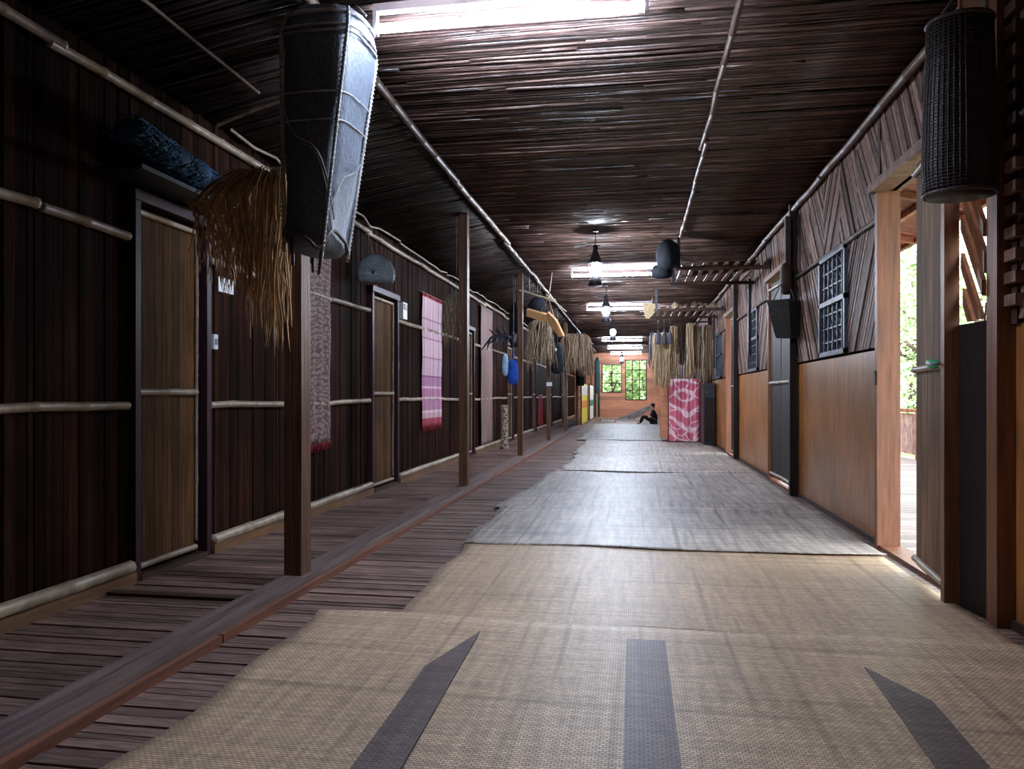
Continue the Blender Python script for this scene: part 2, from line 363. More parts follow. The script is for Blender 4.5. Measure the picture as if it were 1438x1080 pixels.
# sill beam between hall and passage
t=MB()
p=Y0
for q in (1.2,7.95,12.0,20.2,28,Y1):
    t.box(-1.9+U(-.008,.008),-1.745+U(-.006,.006),p,q-.006,-.02,.065); p=q
trim(t,M['sill'])
t=MB(); p=Y0
for q in (2.9,9.,14,20,28,Y1):
    t.box(-1.745,-1.715,p,q-.01,-.02,.035); p=q
trim(t,M['sillred'])
# cross board in the passage by the near post
t=MB(); t.box(XL+.05,-1.9,3.5,3.56,-.01,.012); trim(t,M['beam'])

# ---- right wall with lath panels
def clip(poly,n,c):   # keep dot(n,p)<=c, 2d
    out=[]
    for i in range(len(poly)):
        p=poly[i];q=poly[(i+1)%len(poly)]; a=n[0]*p[0]+n[1]*p[1]-c; b=n[0]*q[0]+n[1]*q[1]-c
        if a<=0: out.append(p)
        if (a<0<b) or (b<0<a):
            t=a/(a-b); out.append((p[0]+(q[0]-p[0])*t,p[1]+(q[1]-p[1])*t))
    return out
def laths(mb,rect,ang,w=.035,gap=.012,x=None,th=.012,xoff=0):
    y0,y1,z0,z1=rect; x=XR-.012 if x is None else x
    n=(math.sin(ang),-math.cos(ang))
    cs=[n[0]*a+n[1]*b for a,b in ((y0,z0),(y1,z0),(y0,z1),(y1,z1))]; c=min(cs)
    while c<max(cs):
        ww=w*U(.7,1.3)
        p=clip([(y0,z0),(y1,z0),(y1,z1),(y0,z1)],n,c+ww); p=clip(p,(-n[0],-n[1]),-c) if len(p)>2 else p
        if len(p)>2:
            o=U(-.006,.006)+xoff
            mb.poly([(x+o,a,b) for a,b in p],(-th,0,0))
        c+=ww+gap*U(.3,1.6)
WT=1.37; RZ=2.27
doorsR=[(4.02,5.43,2.41),(8.25,9.6,2.41),(12.65,13.9,2.41),(16.9,18.1,2.41),(21.,22.3,2.41),(25.2,26.5,2.41),(29.4,30.7,2.41)]
baysR=[(Y0,3.66),(5.47,8.18),(9.65,12.6),(13.95,16.85),(18.15,20.95),(22.35,25.15),(26.55,29.35),(30.75,Y1)]
wnum=[0]
for bi,(a,b) in enumerate(baysR):
    root=struct('wall_right',(XR,a,0)); 
    m=MB(); m.box(XR+.03,XR+.06,a-.02,b+.02,WT-.02,3.15); m.build('wall_backing',M['black'],root)
    m=MB()
    y=a
    while y<b-.05:
        e=min(b,y+1.25); m.box(XR-.012,XR+.03,y,e-.004,.03,WT); y=e
    m.build('wainscot_panel',M['ply'],root)
    m=MB(); m.box(XR-.03,XR+.03,a,b,-.02,.035); m.build('skirting',M['beam'],root)
    m=MB()
    winr=None
    if bi==0: w0=None; m.box(0,0,0,0,0,0)
    else:
        c=a+(.8 if bi==1 else .9); winr=(c,c+.85)
    lo=[]
    if winr: lo=[(a+.0,winr[0],2.15),(winr[1],b,.95)]
    else:
        lo=[(a,0,2.1),(0,1.6,.9),(1.6,2.7,2.2),(2.7,b,2.1)]
    for (p,q,an) in lo: 
        laths(m,(p,q,WT+.02,RZ-.02),an)
    y=a; k=0
    while y<b-.02:
        e=min(b,y+U(.42,.6)); e=b if b-e<.2 else e
        laths(m,(y,e,RZ+.02,3.05),(.95,1.05,2.2,.9)[k%4],.045,.012); y=e;k+=1
    m.build('bamboo_lath',M['lath'],root)
    m=MB(); m.bamboo((XR-.035,a,RZ),(XR-.035,b,RZ+.01),.022,8,wob=.006,node=.5)
    m.box(XR-.03,XR,a,a+.05,WT,3.05); m.box(XR-.03,XR,b-.05,b,WT,3.05)
    m.build('lath_batten',M['beam'],root)
    if winr:
        wnum[0]+=1; w=struct('window_%d'%wnum[0],(XR,winr[0],WT)); p,q=winr
        m=MB()
        for yy in (p,q-.04): m.box(XR-.05,XR-.005,yy,yy+.04,WT+.02,RZ)
        for zz in (WT+.02,1.83,RZ-.04): m.box(XR-.05,XR-.005,p,q,zz,zz+.04)
        m.build('window_frame',M['grille'],w)
        m=MB(); n=6
        for i in range(1,n): m.box(XR-.035,XR-.015,p+(q-p)*i/n-.008,p+(q-p)*i/n+.008,WT+.05,RZ-.03)
        for i in range(1,7): 
            zz=WT+.02+(RZ-WT-.05)*i/7; m.box(XR-.03,XR-.02,p+.03,q-.03,zz-.006,zz+.006)
        m.build('window_lattice',M['grille'],w)
        m=MB(); laths(m,(p+.03,q-.03,WT+.04,RZ-.03),.8,.02,.03,XR-.001,.006); m.build('window_screen',M['teal'],w)
# notched narrow section beside the first door: lattice open to daylight
root=struct('wall_right',(XR,3.72,0))
m=MB(); m.poly([(1.63,3.76,0),(1.60,4.0,0),(1.60,4.0,WT+.03),(1.63,3.76,WT+.03)],(.03,0,0)); m.build('wainscot_panel',M['darkdoor'],root)
m=MB(); laths(m,(3.77,4.0,WT+.04,2.6),1.0,.04,.05,1.63,.02); m.box(1.61,1.64,3.76,4.0,2.6,3.1); m.build('bamboo_lath',M['redwood'],root)
m=MB(); m.box(1.62,1.74,3.66,3.76,0,3.05); m.build('corner_stud',M['redwood'],root)
m=MB(); m.box(1.53,1.60,4.0,4.045,0,2.45); m.box(1.60,XR+.03,4.0,4.02,0,WT); m.box(1.60,XR+.03,4.0,4.02,2.45,3.05); m.build('door_post',M['redwood'],root)
# small notched blocks up the stud
m=MB()
for i in range(16): m.box(XR-.06,XR-.005,3.56,3.66,1.45+i*.1,1.45+i*.1+.05)
m.build('notched_block',M['lath'],root)
# doors on the right
def right_door(a,b,t,leaves,lm,latch=True,first=False):
    dn[0]+=1; d=struct('door_%d'%dn[0],(XR,a,0))
    f=MB(); f.box(XR-.06,XR+.09,b,b+.05,0,t+.04); 
    if not first: f.box(XR-.06,XR+.09,a-.06,a,0,t+.04)
    f.build('door_frame',M['redwood'],d)
    h=MB(); h.box(XR-.1,XR+.1,a-.08,b+.08,t+.04,t+.1); h.build('door_header',M['lath'],d)
    l=MB(); laths(l,(a-.05,(a+b)/2,t+.1,3.05),1.9,.04,.01); laths(l,((a+b)/2,b+.04,t+.1,3.05),1.1,.04,.01); l.build('bamboo_lath',M['lath'],d)
    k=MB(); k.box(XR+.03,XR+.06,a-.06,b+.05,t+.04,3.15); k.build('backing',M['black'],d)
    th=MB(); th.box(XR-.05,XR+.1,a,b,-.02,.02); th.build('threshold',M['redwood'],d)
    for (x0,y0,x1,y1) in leaves:
        l=MB(); D=Vector((x1-x0,y1-y0,0)); Ld=D.length; D.normalize(); Nn=Vector((-D.y,D.x,0)); n=max(2,int(Ld/.11))
        for i in range(n):
            c=Vector((x0,y0,0))+D*(Ld*(i+.5)/n); l.obox((c.x,c.y,(.05+t)/2),D*(Ld/n/2-.002),Nn*.014,(0,0,(t-.05)/2))
        lf=l.build('door_leaf',lm,d)
        k=MB(); side=-1 if Nn.x>0 else 1
        o=Nn*side*.02
        for zz in (.09,1.2,t-.06):
            p=Vector((x0,y0,zz))+o; q=Vector((x1,y1,zz))+o; k.bamboo(p,q,.02,8,wob=.002,node=.3)
        k.build('bamboo_batten',M['bamboo'],lf)
        if first:
            g=MB(); p=Vector((x0,y0,1.21))+D*.06+o*1.6; g.tube([p,p+D*.12,p+D*.2+Vector((0,0,.015))],[.02,.026,.022],8); g.build('green_tape',M['green'],lf)
            g=MB(); g.tube([p-D*.05,p-D*.05+o*2,p+o*2.4],.008,6); g.build('handle',M['metal'],lf)
    return d
dl=right_door(*doorsR[0],[(1.575,4.05,1.66,4.70)],M['leafdoor'],first=True)
m=MB(); m.box(XR-.075,XR-.06,5.45,5.465,1.12,1.22); m.build('latch_plate',M['blk'],dl)
right_door(*doorsR[1],[(XR,8.27,XR,9.01),(XR+.0,9.05,XR-.02,9.58)],M['darkdoor'])
right_door(*doorsR[2],[(XR,12.67,XR-.03,13.28)],M['darkdoor'])
right_door(*doorsR[3],[(XR,16.92,XR,17.48),(XR,17.52,XR,18.08)],M['darkdoor'])
right_door(*doorsR[4],[(XR,21.02,XR,21.6)],M['darkdoor'])
right_door(*doorsR[5],[(XR,25.22,XR,25.84),(XR,25.88,XR,26.48)],M['darkdoor'])
right_door(*doorsR[6],[(XR,29.42,XR,30.0)],M['darkdoor'])
# dark studs beside the doors
m=MB()
for y in (8.18,12.6,16.85,20.95): m.box(XR-.1,XR-.03,y-.07,y+.0,0,3.05)
trim(m,M['darkdoor'])
# pole at right wall top
t=MB(); p=1.5
while p<30:
    q=p+U(2.,3.); t.bamboo((XR-.07,p,2.99+U(-.02,.02)),(XR-.07,q+.15,2.99+U(-.02,.02)),.028,8,wob=.006,node=.4); p=q
trim(t,M['pole'])
# ceiling poles
def pole(xa,xb,y0,y1,r):
    t=MB(); p=y0
    while p<y1:
        q=min(y1,p+U(2.4,3.6)); f=lambda y: xa+(xb-xa)*(y-y0)/(y1-y0)
        t.bamboo((f(p)+U(-.02,.02),p,3.02+U(-.01,.01)),(f(q)+U(-.02,.02),q+.2,3.02+U(-.01,.01)),r,8,wob=.007,node=.35); p=q
    trim(t,M['pole'])
pole(-1.58,-1.72,.5,34,.028); pole(.53,.56,.5,9.2,.02)
t=MB(); t.bamboo((-2.32,1.2,2.93),(-2.3,4.3,2.93),.011,6,wob=.01); trim(t,M['pole'])
t=MB(); t.bamboo((-2.75,4.55,2.84),(-1.85,4.3,2.97),.012,6,wob=.01,node=.25); trim(t,M['pole'])

# far wall with two window openings
fw=MB(); wins=[(-1.5,-.56,1.17,2.52),(-.4,.6,.82,2.72)]
z=0
zs=sorted(set([0,.2,.4,.6,.82,1.0,1.17,1.35,1.6,1.85,2.1,2.3,2.52,2.72,2.9,3.1]))
for z0,z1 in zip(zs,zs[1:]):
    zm=(z0+z1)/2; xs=[XL]; 
    for (a,b,c,d) in wins:
        if c<=zm<=d: xs+=[a,b]
    xs+=[XR]
    for i in range(0,len(xs),2): fw.box(xs[i],xs[i+1],Y1,Y1+.06,z0,z1-.0005, 0 if zm<2.55 else 0)
fwo=S_(fw.build('wall_far',M['farwood']))
for (a,b,c,d),nx in zip(wins,(1,2)):
    wnum[0]+=1; w=struct('window_%d'%wnum[0],((a+b)/2,Y1,c))
    m=MB(); t_=.04
    m.box(a,a+t_,Y1-.03,Y1+.07,c,d);m.box(b-t_,b,Y1-.03,Y1+.07,c,d);m.box(a,b,Y1-.03,Y1+.07,c,c+t_);m.box(a,b,Y1-.03,Y1+.07,d-t_,d)
    m.build('window_frame',M['beam'],w)
    m=MB()
    for i in range(1,nx+1): x=a+(b-a)*i/(nx+1); m.box(x-.025,x+.025,Y1,Y1+.04,c,d)
    for i in range(1,3 if nx==1 else 4): zz=c+(d-c)*i/(3 if nx==1 else 4); m.box(a,b,Y1,Y1+.04,zz-.02,zz+.02)
    m.build('window_bars',M['beam'],w)

# ---- outdoors
g=MB(); g.box(-60,120,-40,140,-.9,-.75); gr=S_(g.build('ground',M['ground']))
dk=MB(); y=2.
while y<34: dk.box(XR+.12,4.7,y,y+.14,-.06,-.01); y+=.148
S_(dk.build('floor',M['deck']))
dk=MB(); 
for y in (3,9,15,21,27,33):
    dk.box(4.4,4.6,y,y+.2,-.75,-.06); dk.box(2.2,2.4,y,y+.2,-.75,-.06)
S_(dk.build('floor_pier',M['trunk']))
rf=MB(); y=1.
while y<35: rf.poly([(XR,y,3.02),(2.95,y,2.72),(2.95,y+.38,2.72),(XR,y+.38,3.02)],(0,0,.02)); y+=.385
vr=S_(rf.build('veranda_roof',M['roofin']))
rf=MB()
for i in range(24):
    y=1.4+i*1.4; rf.poly([(XR,y,2.95),(2.93,y,2.65),(2.93,y,2.71),(XR,y,3.01)],(0,.05,0))
for x,z in ((2.1,2.86),(2.55,2.75),(2.92,2.66)): rf.box(x,x+.05,1,35,z,z+.05)
rf.build('rafter',M['rail'],vr)
y=4.4;i=0
rl=thing('railing','brown topped veranda railing seen through the open door at right','railing',(4.6,18,-.01))
m=MB(); m.box(4.56,4.64,5,33,.76,.82); m.build('top_rail',M['rail'],rl)
m=MB(); yy=5
while yy<33: m.box(4.585,4.605,yy,yy+.2,.06,.74); yy+=.225
m.build('panel',M['fence'],rl)
for i in range(15): 
    m=MB(); m.box(4.55,4.65,5+2*i-.05,5+2*i+.05,-.01,.78); m.build('railing_post',M['rail'],rl)

def tree(loc,r,hgt,label,n,seed,name='tree',cat='tree',ls=.16):
    global R
    keep=R; R=random.Random(seed)
    t=thing(name,label,cat,loc,'greenery outside')
    m=MB(); c=Vector(loc); m.tube([c+Vector((0,0,-.02)),c+Vector((.05,.03,hgt*.4)),c+Vector((0,.1,hgt*.85))],[.09*r,.07*r,.03*r],8)
    for k in range(5):
        a=k*1.256; m.tube([c+Vector((0,0,hgt*.35+.1*k)),c+Vector((math.cos(a)*r*.6,math.sin(a)*r*.6,hgt*.6+.1*k))],[.035*r,.015*r],6)
    m.build('trunk',M['trunk'],t)
    f=MB(); cl=[(U(-1,1)*r*.65,U(-1,1)*r*.65,hgt*U(.15,.95),U(.35,.6)*r) for _ in range(14)]
    for i in range(n):
        cx,cy,cz,cr=cl[i%14]
        d=Vector((R.gauss(0,1),R.gauss(0,1),R.gauss(0,1))).normalized()*cr*U(.6,1.05)
        p=c+Vector((cx,cy,cz))+d; a=Vector((R.gauss(0,1),R.gauss(0,1),R.gauss(0,.6))).normalized()
        b=a.cross(Vector((R.gauss(0,1),R.gauss(0,1),R.gauss(0,1)))).normalized(); s=ls*U(.6,1.4)
        f.add([p,p+a*s*.5+b*s*.28+Vector((0,0,.02)),p+a*s,p+a*s*.5-b*s*.28+Vector((0,0,.02))],[(0,1,2,3)])
    f.build('foliage',M['leaf'],t)
    R=keep
    return t
tree((7.0,16.5,-.75),2.4,4.6,'bright leafy tree seen through the open door, nearest the railing',3200,1)
tree((8.8,23.,-.75),3.0,6.4,'tall tree behind the nearest one outside the open door',3400,2)
tree((10.8,31,-.75),3.6,8.0,'tallest tree farthest off through the open door',3400,3,ls=.25)
tree((6.6,11.4,-.75),1.3,2.2,'low bush just past the veranda railing by the open door',2200,4,'bush','bush',.12)
tree((-2.6,41,-.75),2.2,4.6,'green tree outside the left window of the far wall',1800,5,ls=.3)
tree((3.4,46,-.75),2.4,4.8,'green tree outside the barred right window of the far wall',1800,6,ls=.3)

for x,y,h,sd,l in ((-1.2,39,3.6,11,'low bushy tree close outside the left far window'),(1.0,39.5,3.9,12,'low bushy tree close outside the right far window'),(-.2,46,5.5,13,'tall tree behind the two bushy ones outside the far windows')):
    tree((x,y,-.75),2.0,h,l,2600,sd,ls=.26)
# ================================================================ THINGS
# posts
p0=thing('wooden_post','square wooden post nearest the camera, carrying the large bark basket','post',(-1.82,3.85,.065),'posts along the passage sill')
m=MB(); m.box(-1.885,-1.785,3.79,3.91,.065,3.06); m.build('shaft',M['post'],p0)
lab=['bare square post, second along the sill from the camera','dark post with the orange wooden boards and blue bag, third along the sill',
 'post with a white band, fourth along the sill','fifth post along the sill, under the wide brown straw bundle','post along the sill, left of the yellow banner',
 'post along the sill between yellow and white banners','last slim post along the sill, by the far wall']
for k in range(1,8): 
    q=dup(p0,(-1.82,3.85+4.07*k,.065),lab[k-1],(.92 if k==1 else .8,.92 if k==1 else .8,1))
    if k==3:
        m=MB(); m.box(-1.88,-1.757,3.787,3.913,1.25,1.33); bb=m.build('white_band',M['white'],p0); bb.parent=q; bb.scale=(1.1,1.1,1)

# fluorescent lights
def tube_light(x,y,L,label,first=None):
    if first: return dup(first,(x,y,3.0),label)
    t=thing('fluorescent_light',label,'light',(x,y,3.0),'fluorescent tubes on the ceiling')
    m=MB(); m.box(x-L/2,x+L/2,y-.02,y+.02,3.0,3.04); hs=m.build('housing',M['white'],t)
    m=MB(); m.box(x-L/2,x-L/2+.02,y-.02,y+.02,2.89,3.0); m.build('lampholder',M['white'],hs); m=MB(); m.box(x+L/2-.02,x+L/2,y-.02,y+.02,2.89,3.0); m.build('lampholder',M['white'],hs)
    m=MB(); m.tube([(x-L/2+.02,y,2.92),(x+L/2-.02,y,2.92)],.022,12); m.build('glass_tube',TUBE,t)
    return t
tl=tube_light(-.62,3.62,1.38,'lit fluorescent tube at the top edge, nearest the camera')
for (x,y,l) in ((-.28,11.6,'lit fluorescent tube second from the camera, behind the hanging lantern'),(-.33,16.2,'lit fluorescent tube third from the camera, beside the tan leaf fan'),
    (-.4,25.6,'lit fluorescent tube fourth from the camera'),(-.35,29.8,'lit fluorescent tube fifth from the camera'),(-.35,33.9,'lit fluorescent tube nearest the far wall')):
    tube_light(x,y,1.3,l,tl)
# pendant lanterns
def lantern(x,y,label,first=None,ztop=2.86):
    if first: return dup(first,(x,y,ztop),label)
    t=thing('hanging_lantern',label,'lamp',(x,y,ztop),'pendant lamps down the hall')
    m=MB(); m.tube([(x,y,3.07),(x,y,ztop-.02)],.006,6); m.lathe([(.035,3.04),(.045,3.06),(.045,3.075)],(x,y,0),16); m.build('cord',M['blk'],t)
    m=MB(); m.lathe([(.09,2.66),(.082,2.67),(.045,2.76),(.03,2.8),(.028,2.87),(.01,2.88)],(x,y,0),20); m.build('cap',M['blk'],t)
    m=MB(); m.lathe([(.02,2.5),(.045,2.53),(.05,2.58),(.045,2.64),(.02,2.66)],(x,y,0),16); m.build('bulb',CFL,t)
    m=MB(); m.lathe([(.085,2.38),(.088,2.4),(.06,2.46),(.045,2.5),(.04,2.505)],(x,y,0),20)
    for a in range(4): q=a*1.571; m.tube([(x+.05*math.cos(q),y+.05*math.sin(q),2.48),(x+.075*math.cos(q),y+.075*math.sin(q),2.58),(x+.08*math.cos(q),y+.08*math.sin(q),2.67)],.004,5)
    m.build('base_cage',M['blk'],t)
    return t
ln=lantern(-.46,9.05,'black hanging lantern nearest the camera, in front of the second tube')
lantern(-.5,13.6,'hanging lantern between the second and third tubes',ln)
lantern(-.5,18.2,'small bright hanging lantern just past the third tube',ln)
lantern(-.5,31.6,'tiny hanging lantern before the far window',ln)

# mats
def woven_mat(name,label,xl0,xl1,xr,y0,y1,mt,lift=.0,z0=.003,seed=0,curl=.02):
    rr=random.Random(seed); nx=40; ny=max(24,int((y1-y0)*12)); m=MB(); ph=[rr.uniform(0,6) for _ in range(8)]
    def pt(i,j):
        t=j/ny; y=y0+(y1-y0)*t; xl=xl0+(xl1-xl0)*t+.025*math.sin(y*3+ph[0])+.015*math.sin(y*7+ph[1]); s=i/nx; x=xl+(xr-xl)*s
        yy=y+(.02*math.sin(x*2.5+ph[2])+.012*math.sin(x*6+ph[3]))*(1 if j in(0,ny) else .6)
        z=z0+.0035*(1+math.sin(x*3.1+ph[4]+y))*(.5+.5*math.sin(y*4.3+ph[5]))
        e=max(0,1-(1-t)*(y1-y0)/.16); z+=e*curl*(.35+.65*max(0,math.sin(x*1.6+ph[6])))
        e=max(0,1-t*(y1-y0)/.12); z+=e*curl*.5*(.3+.7*max(0,math.sin(x*2.1+ph[7])))
        return (x,yy,z)
    P=[pt(i,j) for j in range(ny+1) for i in range(nx+1)]
    k=nx+1; fs=[(j*k+i,j*k+i+1,(j+1)*k+i+1,(j+1)*k+i) for j in range(ny) for i in range(nx)]
    m.add(P,fs,0,True)
    o=m.build(name,mt,None,((xl0+xr)/2,(y0+y1)/2,0)); tag(o,label,'mat','woven floor mats')
    sd=o.modifiers.new('thick','SOLIDIFY'); sd.thickness=.004; sd.offset=1
    return o
mA=woven_mat('woven_mat','tan woven floor mat nearest the camera with three dark bands',-1.44,-1.46,1.6,-.8,3.36,M['mat'],seed=1,curl=.006,z0=.010)
woven_mat('woven_mat','pale woven mat just behind the banded one',-1.07,-1.19,1.58,3.3,5.15,M['mat'],seed=2,curl=.006,z0=.004)
woven_mat('woven_mat','greyish woven mat beside the near right wainscot, third from camera',-1.17,-1.22,1.6,5.06,6.84,M['mat_grey'],seed=3,curl=.03,z0=.012)
woven_mat('woven_mat','greyish woven mat with curled near edge, fourth from camera',-1.27,-1.08,1.6,6.72,10.2,M['mat_grey'],seed=4,curl=.03,z0=.004)
woven_mat('woven_mat','pale woven mat, fifth from the camera',-1.0,-.98,1.6,10.1,13.3,M['mat_grey'],seed=5,curl=.03,z0=.012)
woven_mat('woven_mat','pale woven mat before the pink draped cabinet, sixth from camera',-1.1,-1.05,1.6,13.2,17.3,M['mat_grey'],seed=6,curl=.02,z0=.004)
woven_mat('woven_mat','palest woven mat farthest down the hall',-1.3,-1.35,1.55,17.2,26.4,M['mat_grey'],seed=7,curl=.02,z0=.012)
def band(pts):
    m=MB()
    # subdivide along y to follow the mat
    n=14
    L=[(pts[0][0]+(pts[3][0]-pts[0][0])*i/n,pts[0][1]+(pts[3][1]-pts[0][1])*i/n) for i in range(n+1)]
    Rr=[(pts[1][0]+(pts[2][0]-pts[1][0])*i/n,pts[1][1]+(pts[2][1]-pts[1][1])*i/n) for i in range(n+1)]
    vs=[];fs=[]
    for i in range(n+1): vs+=[(*L[i],.0235),(*Rr[i],.0235)]
    for i in range(n): fs.append((2*i,2*i+1,2*i+3,2*i+2))
    m.add(vs,fs); o=m.build('dark_band',M['matdark'],mA); s=o.modifiers.new('t','SOLIDIFY'); s.thickness=.002; o['label']='dark brown woven band'
band([(-.74,-.3),(-.58,-.3),(-.66,3.16),(-.78,2.72)])
band([(-.02,-.3),(.125,-.3),(.13,3.16),(-.03,3.16)])
band([(.70,-.3),(.86,-.3),(.99,2.68),(.86,2.98)])

# big bark basket on the near post
bc=Vector((-1.5,3.5,0))
bt=thing('bark_basket','large tapered bark carrying basket hung high on the near left post','basket',(bc.x,bc.y,1.76))
tx=(-.015,-.0)
def bp(z,q,e=0):
    k=(z-1.76)/1.18; top=max(0,(k-.86)/.14)
    ax=.105+.085*min(1,k*1.1)-.02*top+e; ay=.17+.05*min(1,k*1.2)-.03*top+e; ex=.5+.25*top
    c_,s_=math.cos(q),math.sin(q); f=lambda v: math.copysign(abs(v)**ex,v)
    return Vector((bc.x+ax*f(c_)+.085*k-.065, bc.y+ay*f(s_), z))
m=MB(); n=40; zs=[1.76+1.14*i/30 for i in range(31)]; vs=[]
for i,z in enumerate(zs):
    for j in range(n):
        q=2*math.pi*j/n; vs.append(bp(z,q,.004*math.sin(3*q+z*9)+.003*math.sin(11*q+z*3)-(.02 if i==0 else 0)))
fs=[(i*n+j,i*n+(j+1)%n,(i+1)*n+(j+1)%n,(i+1)*n+j) for i in range(30) for j in range(n)]; fs.append(tuple(range(n))[::-1]); fs.append(tuple(30*n+j for j in range(n)))
m.add(vs,fs,0,True); bdy=m.build('body',M['bark'],bt)
for q in (-.785,.785,2.356,3.93):
    m=MB(); m.tube([bp(1.74+1.15*i/20,q,.012) for i in range(21)],.009,8)
    for i in range(52):
        z=1.76+1.12*i/52; a=bp(z,q,.012)
        m.tube([bp(z,q-.07,.004),bp(z,q-.03,.021),bp(z+.006,q+.03,.021),bp(z+.006,q+.07,.004)],.0035,4)
    m.build('rib',M['cord'],bdy)
m=MB()
for z,r in ((2.88,.011),(2.81,.006),(2.78,.006),(2.5,.004),(2.37,.004)): m.tube([bp(z+.02*math.sin(q),q,.008) for q in [2*math.pi*i/36 for i in range(37)]],r,6)
m.tube([bp(2.5-.6*i/16,-2.5+2.2*i/16,.012) for i in range(17)],.004,5); m.tube([bp(1.88+.35*i/12,-.9+1.2*i/12,.012) for i in range(13)],.004,5)
m.tube([bp(2.25-.4*i/12,-1.6+1.2*i/12,.012) for i in range(13)],.004,5)
m.build('lashing',M['cord'],bt)
m=MB(); m.tube([bp(1.8+.05*math.sin(i*.5),-2.4+2.8*i/20,.012) for i in range(21)],.01,6)
for q,l in ((-1.75,.1),(-.785,.14),(2.3,.08)): m.tube([bp(1.8,q,.01),bp(1.77-l,q,.0)],[.012,.007],6)
m.build('bottom_lashing',M['rim'],bt)
m=MB(); m.tube([(-1.75,3.85,2.97),(-1.62,3.78,3.0),bp(2.93,1.6)],.008,6); m.tube([bp(2.93,0),(-1.4,3.6,3.04)],.006,6); m.build('hanging_cord',M['cord'],bt)

# strands
def strands(name,label,cat,S0,spread,ztop,n,endf,mt,group=None,w=.004,arch=.08,seed=1,ydep=.12,knot=True,drop=.25,ch=.03):
    global R
    keep=R; R=random.Random(seed)
    m=MB(); S0=Vector(S0)
    for i in range(n):
        a=R.random(); lat=spread[0]+(spread[1]-spread[0])*a; dy=U(-ydep,ydep); ze=endf(a)
        st=S0+Vector((U(-.03,.03),U(-.03,.03),U(-.03,.03)))
        tp=S0+Vector((lat*.55,dy*.5,arch*U(.5,1.2)))
        sd=S0+Vector((lat,dy,-abs(lat)*drop+U(-.04,.03)))
        zz=[sd.z+(ze-sd.z)*k/5 for k in range(1,6)]
        wx=lat; pts=[st,tp,sd]; dx=U(-ch,ch); dd=U(-ch,ch); cx=U(.0,.25)
        for k,z in enumerate(zz): pts.append(Vector((S0.x+lat*(1-cx*(k+1)/5)+dx*(k+1)/2.5+U(-.014,.014),S0.y+dy+dd*(k+1)/2+U(-.008,.008),z)))
        # smooth
        q=[]
        for k in range(len(pts)-1):
            p_=pts[max(k-1,0)];p1=pts[k];p2=pts[k+1];p3=pts[min(k+2,len(pts)-1)]
            for t in (0,.5): q.append(.5*((2*p1)+(p2-p_)*t+(2*p_-5*p1+4*p2-p3)*t*t+(3*p1-p_-3*p2+p3)*t**3))
        q.append(pts[-1]); ww=w*U(.6,1.3)
        m.tube(q,[ww]*(len(q)-1)+[ww*.4],4,0,True,.45)
    o=m.build(name,mt,None,(S0.x,S0.y,S0.z)); tag(o,label,cat,group)
    if knot:
        k=MB(); k.tube([S0+Vector((-.03,0,.02)),S0+Vector((.0,0,.06)),S0+Vector((.04,0,.02)),S0+Vector((.0,0,-.02)),S0+Vector((-.03,0,.02))],.012,6); kk=k.build('tie',M['cord'],o)
    R=keep
    return o
strands('rattan_bundle','large shaggy bundle of tan rattan strips hung on the near left post','bundle',(-1.9,3.78,2.17),(-.5,.06),2.2,360,
   lambda a:(1.98-.5*a**1.2)+U(-.28,.1),M['straw'],w=.005,arch=.1,seed=3,ydep=.13,drop=.12)
# blue net roll
nt_=thing('fishing_net','rolled dark blue net hung high above the near left door','net',(-2.66,3.7,2.4))
m=MB(); k=R
ax0=Vector((-2.66,3.55,2.47)); ax1=Vector((-2.62,4.55,2.33))
pts=[];rs=[]
for i in range(26): pts.append(ax0.lerp(ax1,i/25)+Vector((U(-.01,.01),0,U(-.012,.012)))); rs.append(.085*(.75+.25*math.sin(math.pi*i/25))*U(.9,1.12))
m.tube(pts,rs,14); m.build('roll',M['net'],nt_)
m=MB()
for i in range(420):
    t=U(0,1); c=ax0.lerp(ax1,t); q=U(0,6.28); r=.088; L=U(.05,.16)
    pp=[c+Vector((r*math.cos(q+e),s*L*.5,r*math.sin(q+e))) for e,s in ((0,-1),(.3,-.3),(.1,.4),(.5,1))]; m.tube(pp,.005,4)
m.build('loose_mesh',M['net'],nt_)
m=MB(); m.box(-2.8,-2.53,3.5,4.62,2.235,2.26); tag(m.build('shelf_board',M['blk'],None,(-2.7,4.,2.235)),'dark narrow shelf board under the blue net above the near left door','shelf')

# cloths on left wall
def cloth(name,label,y0,y1,z0,z1,mt,x=XL+.035,fr=None,amp=.012,nw=3,grp=None):
    m=MB(); nx=24;nz=30;vs=[];ph=U(0,6)
    for j in range(nz+1):
        for i in range(nx+1):
            s=i/nx;t=j/nz; vs.append((x+amp*math.sin(s*nw*6.28+ph)*(1-.6*t)+.004*math.sin(t*14), y0+(y1-y0)*s, z0+(z1-z0)*t-.012*math.sin(s*3.14)*t))
    k=nx+1; m.add(vs,[(j*k+i,j*k+i+1,(j+1)*k+i+1,(j+1)*k+i) for j in range(nz) for i in range(nx)],0,True)
    r=thing(name,label,'cloth',(x,(y0+y1)/2,z0),grp)
    o=m.build('fabric',mt,r); sd=o.modifiers.new('t','SOLIDIFY'); sd.thickness=.004
    m=MB(); m.tube([(x,y0-.03,z1),(x,y1+.03,z1)],.009,6); m.build('hanging_rod',M['bamboo'],r)
    if fr:
        m=MB()
        for i in range(46):
            y=y0+(y1-y0)*(i+.5)/46; m.tube([(x,y,z0+.01),(x+U(-.01,.01),y+U(-.01,.01),z0-U(.05,.08))],.003,4)
        m.build('fringe',fr,o)
        m=MB()
        for i in range(46):
            y=y0+(y1-y0)*(i+.5)/46; m.tube([(x+.006,y,z1+.01),(x+.008,y+U(-.01,.01),z1-U(.02,.05))],.003,4)
        m.build('fringe',fr,o)
    return r
